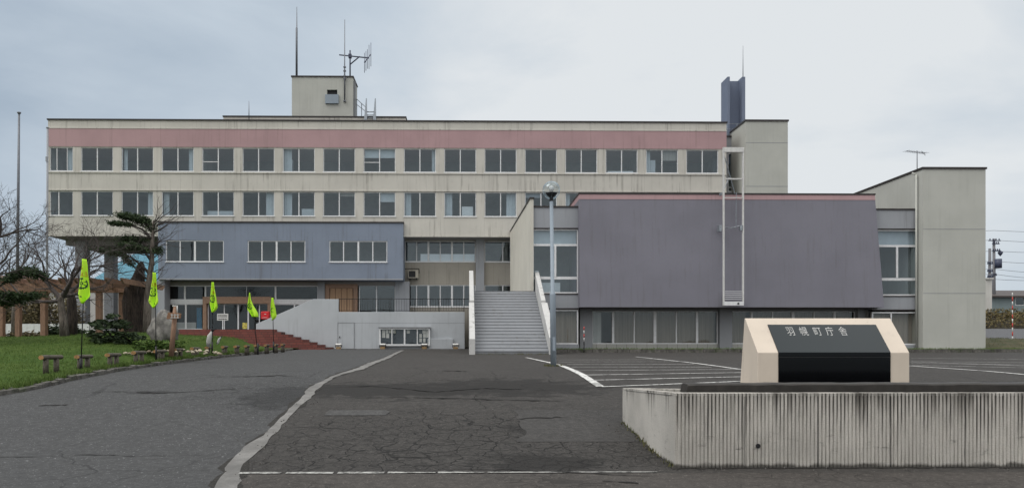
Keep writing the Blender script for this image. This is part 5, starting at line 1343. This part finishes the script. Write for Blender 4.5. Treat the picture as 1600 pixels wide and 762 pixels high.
# two small white and black garden figures (birds)
def bird(u, v, hpx, lab, lean):
    p = HIT(u, v, LAWN); d = DEP(p.x, p.y)/F; h = hpx*d
    t = thing('garden_figure', p, lab, 'garden figure')
    m = MB(); m.tube([p+Vector((0, 0, .0)), p+Vector((.02*lean, 0, h*.25)), p+Vector((.05*lean, 0, h*.55)), p+Vector((.12*lean, 0, h*.78))], [h*.07, h*.13, h*.12, h*.06], 12); m.build('body', plain('chalky_white', (.42, .42, .40), .8), t)
    m = MB(); m.tube([p+Vector((-.06, .05, h*.05)), p+Vector((-.02+.05*lean, .09, h*.5)), p+Vector((.1*lean, .06, h*.82))], [h*.05, h*.12, h*.06], 10); m.build('back', M_dark, t)
    q = p+Vector((.14*lean, -.02, h*.85)); m = MB(); m.lathe([(0, -h*.09), (h*.07, -h*.04), (h*.085, 0), (h*.06, h*.06), (0, h*.09)], q, 12); m.build('head', M_dark, t)
    m = MB(); m.tube([q, q+Vector((lean*h*.2, -.03, h*.05))], [h*.035, h*.005], 6); m.build('beak', M_dark, t)
bird(325, 541, 30, 'tall white and black garden figure on the lawn below the narrow flag', 1.2)
bird(340, 537.5, 14, 'small white and black garden figure on the lawn before the brick steps', 1.0)
# dark evergreen shrub with layered sprays
def sprays(m, n, fc, size, seed=0):
    leafcloud(m, n, fc, size, .35, 2.6)
sb = HIT(185, 540, LAWN); sb.y += 1.0; d = DEP(sb.x, sb.y)/F
t = thing('evergreen_shrub', (sb.x, sb.y, LAWN(sb.x, sb.y)), 'dark layered evergreen shrub left of the broken trunk', 'shrub')
cl_ = []
for (u, v, rx, rz_) in ((178, 494, 9, 3), (166, 503, 13, 4), (190, 504, 10, 4), (152, 506, 10, 3), (176, 514, 22, 5), (150, 521, 10, 4), (196, 519, 17, 6), (170, 528, 24, 7), (205, 531, 20, 7), (154, 531, 9, 4), (215, 525, 10, 6)):
    for _ in range(6):
        cl_.append((u+rr.uniform(-rx, rx)*.95, v+rr.uniform(-rz_, rz_)*.95, rx*.26, rz_*.30))
m = MB()
def fsh():
    u, v, rx, rz_ = rr.choice(cl_); Y = sb.y+rr.gauss(0, .45)
    q = P(u+rr.gauss(0, rx), v+rr.gauss(0, rz_*.7), Y); return q
sprays(m, 4200, fsh, .07); m.build('foliage', M_shrub, t)
m = MB()
for (u, v) in ((178, 494), (160, 508), (198, 512), (152, 524), (210, 525)):
    m.tube([(sb.x+.1, sb.y, LAWN(sb.x, sb.y)-.1), P((u+188)/2, (v+535)/2+3, sb.y), P(u, v, sb.y)], [.05, .03, .01], 6)
m.build('stem', M_barkd, t)
# small shrubs in the border
m = MB()
def fb():
    u = rr.uniform(205, 268); q = HIT(u, 548, LAWN); return (q.x, q.y+rr.uniform(.0, 1.2), LAWN(q.x, q.y+.5)+rr.random()**1.5*.28)
leafcloud(m, 1300, fb, .06); stuff(m, 'border_plants', M_ivy, 'low green border plants at the foot of the boulder and trunk', 'plants')
for (u, v, rx, rz_, lab) in ((88, 520, 7, 11, 'small round dark shrub left of the bare tree trunk'), (124, 524, 7, 6, 'low dark shrub right of the bare tree trunk'), (40, 524, 28, 5, 'low grey leafless shrubs under the pergola'), (112, 519, 8, 6, 'dark low shrub hugging the foot of the bare tree')):
    Y = 33.0; m = MB(); c = P(u, v, Y); d = DEP(c.x, Y)/F
    mat = M_brush if 'grey' in lab else M_shrub
    def fc(): return (c.x+rr.gauss(0, rx*d*.55), Y+rr.gauss(0, .4), c.z+rr.gauss(0, rz_*d*.55))
    leafcloud(m, 700, fc, .08); m.tube([(c.x, Y, GZ(Y)), c], [.05, .02], 6); single(m, 'shrub', mat, lab, 'shrub', base=(c.x, Y, LAWN(c.x, Y)))

# --- bare trees
def grow(mb_, p, d, r, length, depth, rng, spread=.55, up=.05, minr=.006, kids=(2, 3), gn=.25, lim=None):
    segs = 4; path = [p]; rad = [r]; q = Vector(p); dd = Vector(d).normalized()
    r1 = r*.62
    for i in range(segs):
        dd = (dd+Vector((rng.gauss(0, gn), rng.gauss(0, gn), rng.gauss(0, gn)+up))*.6).normalized()
        q = q+dd*length/segs; path.append(q.copy()); rad.append(r+(r1-r)*(i+1)/segs)
    mb_.tube(path, rad, 6 if r > .03 else (4 if r > .012 else 3), False)
    if depth == 0: return
    for k in range(rng.randint(*kids)):
        ax = dd.orthogonal().normalized(); ax = Matrix.Rotation(rng.uniform(0, 6.28), 3, dd) @ ax
        nd_ = Matrix.Rotation(rng.uniform(.5, 1.3)*spread, 3, ax) @ dd
        grow(mb_, q, nd_, max(minr, r1*rng.uniform(.62, .92)), length*rng.uniform(.66, .9), depth-1, rng, spread, up, minr, kids, gn)
    if depth > 1:
        for k in range(2):
            i = rng.randint(1, segs-1); ax = Matrix.Rotation(rng.uniform(0, 6.28), 3, dd) @ dd.orthogonal().normalized()
            grow(mb_, path[i], Matrix.Rotation(rng.uniform(.7, 1.2), 3, ax) @ dd, max(minr, r1*.5), length*.6, depth-2, rng, spread, up, minr, kids, gn)
def bare_tree(trunk, rad, limbs, lab, seed, depth=5, bark_=M_bark, ln=1.4):
    rng = random.Random(seed)
    t = thing('bare_tree', trunk[0], lab, 'tree')
    m = MB(); m.tube(trunk, rad, 12); m.build('trunk', bark_, t)
    m = MB()
    for (p, d, r, l, dp) in limbs: grow(m, Vector(p), Vector(d), r, l, dp, rng, .62, .06, .0045, (2, 3))
    m.build('branches', M_twig, t)
Yb = 27.0
tb = P(101, 533, Yb); tb.z = LAWN(tb.x, Yb)-.1
bare_tree([tb, P(99, 500, Yb), P(96, 480, Yb), P(95, 468, Yb), P(98, 460, Yb)], [.17, .14, .12, .11, .09],
          [(P(98, 462, Yb), (1, -.2, .55), .10, 1.0, 5), (P(95, 468, Yb), (-.7, .2, .7), .09, 1.1, 5), (P(97, 462, Yb), (.2, .4, 1), .09, 1.2, 5), (P(95, 470, Yb), (-1, -.1, .15), .08, 1.2, 4), (P(98, 464, Yb), (.9, .3, .2), .07, .9, 4)],
          'bare twisted tree with a pale grey trunk beside the pergola', 5)
Yc2 = 28.5
tb = P(112, 533, Yc2); tb.z = LAWN(tb.x, Yc2)-.1
bare_tree([tb, P(113, 500, Yc2), P(112, 470, Yc2), P(111, 455, Yc2)], [.20, .19, .17, .11],
          [(P(111, 456, Yc2), (.7, 0, .8), .08, .9, 4), (P(111, 458, Yc2), (-.5, .3, .9), .08, .9, 4)], 'thick dark trunk of the second bare tree just behind the pale one', 8, 5, M_barkd)
Yd = 24.0
tb = P(-48, 560, Yd); tb.z = LAWN(tb.x, Yd)-.1
bare_tree([tb, P(-48, 500, Yd), P(-45, 440, Yd), P(-40, 400, Yd)], [.26, .23, .2, .16],
          [(P(-40, 402, Yd), (.8, .1, .8), .085, 1.0, 5), (P(-44, 430, Yd), (1, -.1, .4), .075, 1.05, 5), (P(-40, 400, Yd), (.4, .1, 1), .075, .95, 5), (P(-40, 400, Yd), (-.6, 0, 1), .1, 1.2, 3), (P(-45, 445, Yd), (1, .2, .2), .06, 1.0, 4)], 'spreading bare tree reaching in from the left edge', 21)
Ye_ = 36.0
for kk, (u, h, sd, lab) in enumerate(((20, 395, 31, 'slender bare tree behind the left part of the pergola'), (70, 400, 33, 'slender bare tree by the pale pole at the building corner'))):
    tb = P(u, 530, Ye_); tb.z = 1.1
    bare_tree([tb, P(u+2, 480, Ye_), P(u, 440, Ye_)], [.12, .10, .07], [(P(u, 440, Ye_), (.3, 0, 1), .055, 1.3, 4), (P(u+1, 460, Ye_), (-.6, 0, .9), .05, 1.2, 4), (P(u, 442, Ye_), (.7, .1, .8), .05, 1.1, 4)], lab, sd)
# low evergreen branch with needles across the pergola
def needles(m, path_pts, n, spread, size, rng):
    for _ in range(n):
        i = rng.randrange(len(path_pts)-1); p = path_pts[i].lerp(path_pts[i+1], rng.random())
        p = p+Vector((rng.gauss(0, spread), rng.gauss(0, spread), rng.gauss(0, spread*.45)))
        d = Vector((rng.gauss(0, 1), rng.gauss(0, 1), rng.gauss(.3, .6))).normalized(); e = d.orthogonal().normalized()*size*.22
        s = size*rng.uniform(.6, 1.3)
        m.add([p-e, p+d*s, p+e], [(0, 1, 2)])
rng = random.Random(4)
Yf_ = 25.0; tb = P(-25, 560, Yf_); tb.z = LAWN(tb.x, Yf_)-.1
t = thing('low_pine', tb, 'low spreading pine branches crossing the left side of the pergola', 'tree')
m = MB(); m.tube([tb, P(-25, 500, Yf_), P(-18, 460, Yf_)], [.13, .11, .08], 8)
brs = [[P(-18, 462, Yf_), P(10, 460, Yf_), P(40, 464, Yf_), P(62, 461, Yf_-.3)], [P(-18, 462, Yf_), P(8, 440, Yf_), P(35, 424, Yf_), P(60, 429, Yf_-.2), P(88, 440, Yf_-.3)], [P(-18, 470, Yf_), P(5, 472, Yf_+.2), P(30, 468, Yf_+.2)], [P(35, 424, Yf_), P(52, 420, Yf_), P(70, 436, Yf_), P(95, 452, Yf_-.3)]]
for b in brs: m.tube(b, [.05]+[.03]*(len(b)-2)+[.012], 6)
m.build('trunk', M_barkd, t)
m = MB()
for b, nn, sp in ((brs[0], 1500, .13), (brs[1][1:4], 1300, .14), (brs[2], 1500, .18), (brs[3][:3], 700, .10)): needles(m, b, nn, sp, .11, rng)
m.build('needles', M_pine, t)
# broken trunk (shaggy dark snag)
Yg_ = 31.0; c0 = P(212, 545, Yg_); d = DEP(c0.x, Yg_)/F
prof = [(545, 212, 17), (530, 211, 16), (500, 211, 15.5), (470, 211, 16), (450, 212, 14.5), (440, 214, 11), (430, 217, 8), (418, 219.5, 5.5), (412, 220.5, 4), (409, 221, 1.5)]
m = MB(); vs = []; nn = 28; rr2 = random.Random(2)
fine = []
for (va, ua, ra), (vb, ub2, rb) in zip(prof, prof[1:]):
    for q in range(4): s = q/4; fine.append((va+(vb-va)*s, ua+(ub2-ua)*s, ra+(rb-ra)*s))
fine.append(prof[-1])
for (v, u, r_) in fine:
    c = P(u, v, Yg_)
    for i in range(nn):
        a = 2*math.pi*i/nn; k_ = 1+.10*math.sin(7*a+v*.02)+.07*math.sin(13*a-v*.05)+rr2.uniform(-.05, .05); vs.append((c.x+r_*d*k_*math.cos(a), c.y+r_*d*k_*.8*math.sin(a), c.z))
m.add(vs, [(i*nn+j, i*nn+(j+1) % nn, (i+1)*nn+(j+1) % nn, (i+1)*nn+j) for i in range(len(fine)-1) for j in range(nn)], True)
t = thing('broken_trunk', (c0.x, Yg_, LAWN(c0.x, Yg_)), 'thick dark shaggy broken trunk left of the leaning pine', 'tree trunk')
m.build('trunk', M_barkd, t)
m = MB()
for _ in range(900):
    v, u, r_ = rr2.choice(fine); c = P(u, v, Yg_); a = rr2.uniform(0, 6.28); q = Vector((c.x+r_*d*1.02*math.cos(a), c.y+r_*d*.82*math.sin(a), c.z)); l = rr2.uniform(.08, .22)
    m.add([q+Vector((-.012, 0, 0)), q+Vector((.012, 0, 0)), q+Vector((math.cos(a)*.05, math.sin(a)*.05, -l))], [(0, 1, 2)])
m.build('bark_strips', bark('brown_bark_strips', (.03, .02, .016), (.09, .06, .05)), t)
# windswept pine
Yh_ = 30.2; rng = random.Random(9)
tr0 = P(231, 548, Yh_); tr0.z = LAWN(tr0.x, Yh_)-.1
trunk = [tr0, P(230, 500, Yh_), P(231, 465, Yh_), P(233, 440, Yh_), P(237, 410, Yh_), P(238, 385, Yh_), P(239, 362, Yh_), P(240, 345, Yh_)]
t = thing('windswept_pine', tr0, 'windswept pine with all its flat foliage swept to the left of a leaning trunk', 'tree')
m = MB(); m.tube(trunk, [.20, .165, .145, .125, .105, .085, .06, .04], 12); m.build('trunk', M_bark, t)
m = MB(); fol = MB()
def limb(pts, r0, nl, sp, size=.10):
    q = [P(u, v, Yh_+dy) for u, v, dy in pts]
    m.tube(q, [r0*(1-.75*i/(len(q)-1)) for i in range(len(q))], 6)
    return q
# crown top: dense layer v 335-352 from u 182 to 242
L1 = limb([(239, 362, 0), (226, 347, .1), (210, 341, 0), (190, 338, -.1)], .06, 0, 0)
L2 = limb([(239, 375, 0), (222, 358, -.2), (205, 352, -.2), (188, 351, -.2), (174, 350, -.2)], .06, 0, 0)
L3 = limb([(238, 392, 0), (222, 378, .2), (204, 374, .2), (188, 377, .2)], .06, 0, 0)
L4 = limb([(238, 410, 0), (225, 392, -.2), (208, 386, -.3), (190, 384, -.3)], .06, 0, 0)
L5 = limb([(236, 430, 0), (222, 415, .1), (205, 402, .1), (186, 398, .1), (160, 393, .1), (148, 389, .1)], .06, 0, 0)
L6 = limb([(237, 405, 0), (246, 398, 0), (250, 388, 0)], .03, 0, 0)
L7 = limb([(234, 440, 0), (218, 425, -.2), (203, 411, -.2), (194, 403, -.2)], .05, 0, 0)
def pad(q, a, b, n, sx_, sz_):
    for _ in range(n):
        i = rng.uniform(a, b)*(len(q)-1); k0 = min(len(q)-2, int(i)); p = q[k0].lerp(q[k0+1], i-k0)
        p = p+Vector((rng.gauss(0, sx_), rng.gauss(0, sx_*1.3), rng.gauss(.03, sz_)))
        dv = Vector((rng.gauss(-.4, .7), rng.gauss(0, .7), rng.gauss(.25, .5))).normalized(); e_ = dv.orthogonal().normalized()
        e_ = Matrix.Rotation(rng.uniform(0, 6.28), 3, dv) @ e_*.022
        s = rng.uniform(.07, .15); fol.add([p-e_, p+dv*s, p+e_], [(0, 1, 2)])
pad(L1, .3, 1, 2700, .15, .06); pad(L1, .0, .5, 500, .16, .09); pad(L2, .45, .75, 420, .10, .045); pad(L2, .75, 1, 520, .09, .045)
pad(L3, .35, 1, 1300, .14, .06); pad(L4, .3, 1, 1700, .15, .06); pad(L5, .5, .72, 520, .13, .045); pad(L5, .75, 1, 620, .12, .04); pad(L6, .5, 1, 300, .09, .05); pad(L7, .55, 1, 380, .09, .06)
for _ in range(40):
    i = rng.randint(3, 7); p = trunk[i].lerp(trunk[i-1], rng.random())
    left = rng.random() < .55
    grow(m, p, Vector(((-1 if left else .75), rng.gauss(0, .35), rng.uniform(.25, .8))), .022, rng.uniform(.45, .8), 2, rng, .5, .03, .005, (1, 2), .18)
m.build('branches', M_twig, t)
fol.build('needles', M_pine, t)

# ================================================================ PERGOLA, POLES, FENCE, BACKGROUND
Ypg = 29.5; Yp2 = 32.0
pg = thing('pergola', (P(69, 530, Ypg).x, Ypg, 1.1), 'brown timber pergola with notched rafter ends on the left lawn', 'pergola')
for (u, Y, vt) in ((69, Ypg, 452), (155, Ypg, 452), (-18, Ypg, 452), (29, Yp2, 452), (190.5, Yp2, 452), (112, Yp2, 452), (3, Yp2, 452)):
    c = P(u, vt, Y); MB().box(c.x-.105, c.x+.105, Y-.105, Y+.105, 1.0, c.z).build('post', M_perg, pg, .01)
def beamp(u0, v0, u1, v1, Y, th, hgt):
    a, b = P(u0, v0, Y), P(u1, v1, Y)
    m = MB(); m.extrude([(a.x, Y-th/2, a.z), (b.x-.28, Y-th/2, a.z), (b.x, Y-th/2, a.z+hgt*.45), (b.x, Y-th/2, a.z+hgt), (a.x, Y-th/2, a.z+hgt)], (0, th, 0)); return m.build('beam', M_perg, pg, .008)
beamp(-60, 455, 176, 455, Ypg-.12, .09, .34); beamp(-60, 457, 214, 457, Yp2-.12, .09, .30); beamp(-60, 455, 176, 455, Ypg+.12, .09, .34)
ztop = P(69, 455, Ypg).z+.34
x = P(-60, 455, Ypg).x
while x < P(206, 455, Ypg).x:
    m = MB(); m.extrude([(x, Ypg-.75, ztop+.10), (x, Ypg-.55, ztop-.06), (x, Yp2+.6, ztop-.06), (x, Yp2+.8, ztop+.08), (x, Yp2+.8, ztop+.16), (x, Ypg-.75, ztop+.16)], (.085, 0, 0)); m.build('rafter', M_perg, pg); x += .62
# flagpoles
Yfp = 40.0
mast([Vector((XU(26, Yfp), Yfp, 1.1)), P(28.5, 300, Yfp), P(29.8, 177, Yfp)], [.085, .07, .05], 'flagpole', 'tall dark flagpole at the far left, left of the bare trees', 'flagpole', M_flagp, lambda b: b.lathe([(.0, .08), (.10, .06), (.10, 0), (.05, -.05)], P(29.8, 177, Yfp), 12))
mast([Vector((XU(73, 45), 45, 1.1)), P(74.3, 200, 45)], [.07, .055], 'flagpole', 'pale slim flagpole against the left corner of the office building', 'flagpole', M_gpan, lambda b: (b.lathe([(.0, .06), (.09, .04), (.09, 0), (.05, -.05)], P(74.3, 200, 45), 10), b.box(P(73, 249, 45).x-.02, P(75.2, 249, 45).x, 44.9, 44.99, P(74, 249, 45).z-.15, P(74, 249, 45).z+.15)))
# white fence
m = MB(); Yfe = 46.0; x = P(-120, 520, Yfe).x; z1_ = ZV(505.5, x, Yfe)
while x < P(132, 520, Yfe).x: m.box(x, x+.42, Yfe+jit(int(x*9), .015), Yfe+.05+jit(int(x*9), .015), .9, z1_); x += .44
single(m, 'fence', M_fence, 'white sheet fence behind the pergola', 'fence', base=(P(40, 520, Yfe).x, Yfe, 1.2))
# background houses
def house(name, x0, x1, y0, y1, zb_, ze_, zr_, wallm, roofm, lab, rdir='x', hip=0.0, wins=()):
    t = thing(name, ((x0+x1)/2, y0, zb_), lab, 'house')
    m = MB(); wall_holes(m, x0, x1, zb_, ze_, y0, wins, .1)
    m.quad((x0, y1, zb_), (x0, y0, zb_), (x0, y0, ze_), (x0, y1, ze_)); m.quad((x1, y0, zb_), (x1, y1, zb_), (x1, y1, ze_), (x1, y0, ze_)); m.quad((x1, y1, zb_), (x0, y1, zb_), (x0, y1, ze_), (x1, y1, ze_))
    m.build('wall', wallm, t)
    o = .5; ym2 = (y0+y1)/2; m = MB()
    A_, B_, C_, D_ = (x0-o, y0-o, ze_), (x1+o, y0-o, ze_), (x1+o, y1+o, ze_), (x0-o, y1+o, ze_); E_, F_ = (x0-o+hip, ym2, zr_), (x1+o-hip, ym2, zr_)
    dn = -.18
    vs = [A_, B_, C_, D_, E_, F_]+[(a, b, c+dn) for a, b, c in (A_, B_, C_, D_)]
    m.add(vs, [(0, 1, 5, 4), (2, 3, 4, 5), (1, 2, 5), (3, 0, 4), (6, 7, 1, 0), (7, 8, 2, 1), (8, 9, 3, 2), (9, 6, 0, 3), (9, 8, 7, 6)]); m.build('roof', roofm, t)
    for (a, b, c, d_) in wins: window(t, a, b, c, d_, y0, [(.5, .06)], .07, .02, (), False)
    return t
Yq = 64.0; a, b = P(146, 441, Yq), P(300, 441, Yq); rr_ = P(172, 401, Yq+5)
house('teal_roof_house', a.x, b.x, Yq+.4, Yq+9.6, 1.2, a.z, ZV(396, a.x, Yq+5), M_bgwall, M_teal, 'pale house with a bright teal sheet roof seen under the office overhang', hip=1.8)
a, b = P(30, 446, 58), P(145, 446, 58)
house('low_annex', a.x, b.x, 62.2, 69, 1.2, a.z+.2, a.z+1.2, M_bgwall, M_rooff, 'low pale annex with a brown-red roof behind the pergola', hip=1)
m = MB(); a, b = P(118, 440, 60.6), P(262, 440, 60.6); m.box(a.x, b.x, 60.6, 60.9, 1.1, P(118, 438.5, 60.6).z)
wlt = single(m, 'screen_wall', M_bgwall, 'pale panelled wall closing the open ground floor below the overhang', 'wall', base=(a.x, 60.6, 1.2))
m = MB(); a = P(-150, 448, 75); b = P(28, 448, 75); house('brown_house', a.x, b.x, 75, 83, 1.2, a.z-1.0, a.z+1.6, M_bgwall, M_rooff, 'pale house with a brown roof at the far left behind the trees')
# distant trees behind the fence
for i, (u, v0, rx, nm) in enumerate(((20, 488, 26, 'bushy brown tree behind the white fence at the far left'), (62, 484, 24, 'bushy brown tree behind the white fence, left of the pale trunk'), (105, 492, 16, 'small brown bush behind the white fence by the bare tree'))):
    Y = 50.0; c = P(u, v0, Y); d = DEP(c.x, Y)/F; t = thing('bush', (c.x, Y, 1.25), nm, 'bush')
    m = MB(); rg = random.Random(i+40)
    for k_ in range(7): grow(m, Vector((c.x+rg.uniform(-.4, .4), Y, 1.2)), Vector((rg.gauss(0, .4), rg.gauss(0, .3), 1)), .05, .95, 4, rg, .6, .03, .008, (2, 3))
    m.build('branches', M_twig, t)
    m = MB()
    def fc(): return (c.x+rg.gauss(0, rx*d*.45), Y+rg.gauss(0, .6), c.z-.4+rg.gauss(0, .75))
    leafcloud(m, 3000, fc, .11); m.build('foliage', M_brush, t)
# right background: long shed, house, utility poles, wires, marker poles
Yz = 92.0; a, b = P(1551, 480, Yz), P(1720, 480, Yz)
zb_ = P(1551, 487, Yz).z-1
t = house('long_shed', a.x, b.x, Yz, Yz+10, zb_, ZV(462, a.x, Yz), ZV(449, a.x, Yz), M_bgwall2, M_roofd, 'long grey-green shed with a brown roof across the side street', wins=[(a.x+3+i*3.4, a.x+5.4+i*3.4, ZV(477, a.x, Yz), ZV(464, a.x, Yz)) for i in range(4)])
a = P(1543, 490, 84); m = MB(); m.box(P(1540, 490, 84).x, P(1550, 490, 84).x, 84, 88, a.z-1.5, ZV(436, a.x, 84)); m.box(P(1539, 490, 84).x, P(1551, 490, 84).x, 83.8, 88.2, ZV(436, a.x, 84), ZV(434, a.x, 84)); single(m, 'kiosk', M_bgwall, 'narrow pale hut beside the utility poles', 'hut', base=(a.x, 84, a.z-1.5))
def upole(u, vt, Y, lab, arms, bits=()):
    b_ = P(u, 487, Y); b_.z -= 1.2
    t = thing('utility_pole', b_, lab, 'utility pole', 'utility poles at the side street')
    m = MB(); m.tube([b_, P(u, vt, Y)], [.24, .16], 10); m.build('pole', M_pole, t)
    for (v, ua, ub3) in arms:
        p0, p1 = P(ua, v, Y), P(ub3, v, Y); m = MB(); m.box(p0.x, p1.x, Y-.22, Y-.12, p0.z-.06, p0.z+.06)
        k_ = 4
        for i in range(k_): c = p0.lerp(p1, (i+.5)/k_); m.tube([c+Vector((0, -.17, .06)), c+Vector((0, -.17, .28))], .06, 8)
        m.build('crossarm', M_trans, t)
    return t
t1 = upole(1553, 373, 93, 'tall utility pole carrying a transformer and a street light', [(376, 1543, 1562), (381, 1549, 1560), (392, 1549, 1562), (430, 1546, 1556)])
p0 = P(1557, 412, 93); m = MB(); m.tube([p0+Vector((0, -.3, -.6)), p0+Vector((0, -.3, .6))], .42, 12); m.build('transformer', M_trans, t1)
p0 = P(1563, 394, 93); m = MB(); m.tube([P(1553, 391, 93), P(1562, 391, 93)], .05, 6); m.lathe([(.0, -.55), (.22, -.25), (.32, .0), (.1, .18), (0, .2)], p0, 10); m.build('light', M_trans, t1)
upole(1546.5, 388, 90, 'shorter utility pole just left of the one with the transformer', [(412, 1541, 1550), (424, 1541, 1550), (433, 1541, 1550)])
m = MB()
for (v0, v1, sag) in ((375, 377, .3), (360, 362, .2), (408, 404, .5), (420, 421, .6), (392, 388, .4), (428, 432, .6), (436, 428, .5)):
    p0, p1 = P(1553, v0, 93), P(1760, v1, 100); path = [p0.lerp(p1, i/12)+Vector((0, 0, -sag*4*(i/12)*(1-i/12))) for i in range(13)]; m.tube(path, .022, 4, False)
    p1 = P(1450, v0+4, 97); m.tube([p0.lerp(p1, i/6) for i in range(7)], .022, 4, False)
single(m, 'overhead_cables', M_wire, 'black overhead cables strung from the utility poles', 'cables', base=P(1553, 376, 93))
def marker(base, top, r, lab, nseg, low):
    t = thing('marker_pole', base, lab, 'marker pole')
    base = Vector(base); top = Vector(top)
    for i in range(nseg):
        a, b = base.lerp(top, i/nseg), base.lerp(top, (i+1)/nseg); m = MB(); m.tube([a, b], r*(1 if i >= low else 1.15), 8)
        m.build('stripe' if i >= low else 'sleeve', (M_dark if i < low else (M_redm if (i % 2 == 0) else M_white)), t)
b_ = Vector((XU(912.5, 34.2), 34.2, GZ(34.2))); marker(b_, (b_.x, b_.y, ZV(510, b_.x, 34.2)), .022, 'thin red and white snow pole at the hall corner kerb', 7, 3)
b_ = Vector((XU(1582, 47.5), 47.5, MZ(XU(1582, 44), 44)-.3)); marker(b_, (b_.x, b_.y, ZV(457, b_.x, 47.5)), .032, 'red and white snow pole on the grass mound by the side street', 12, 0)
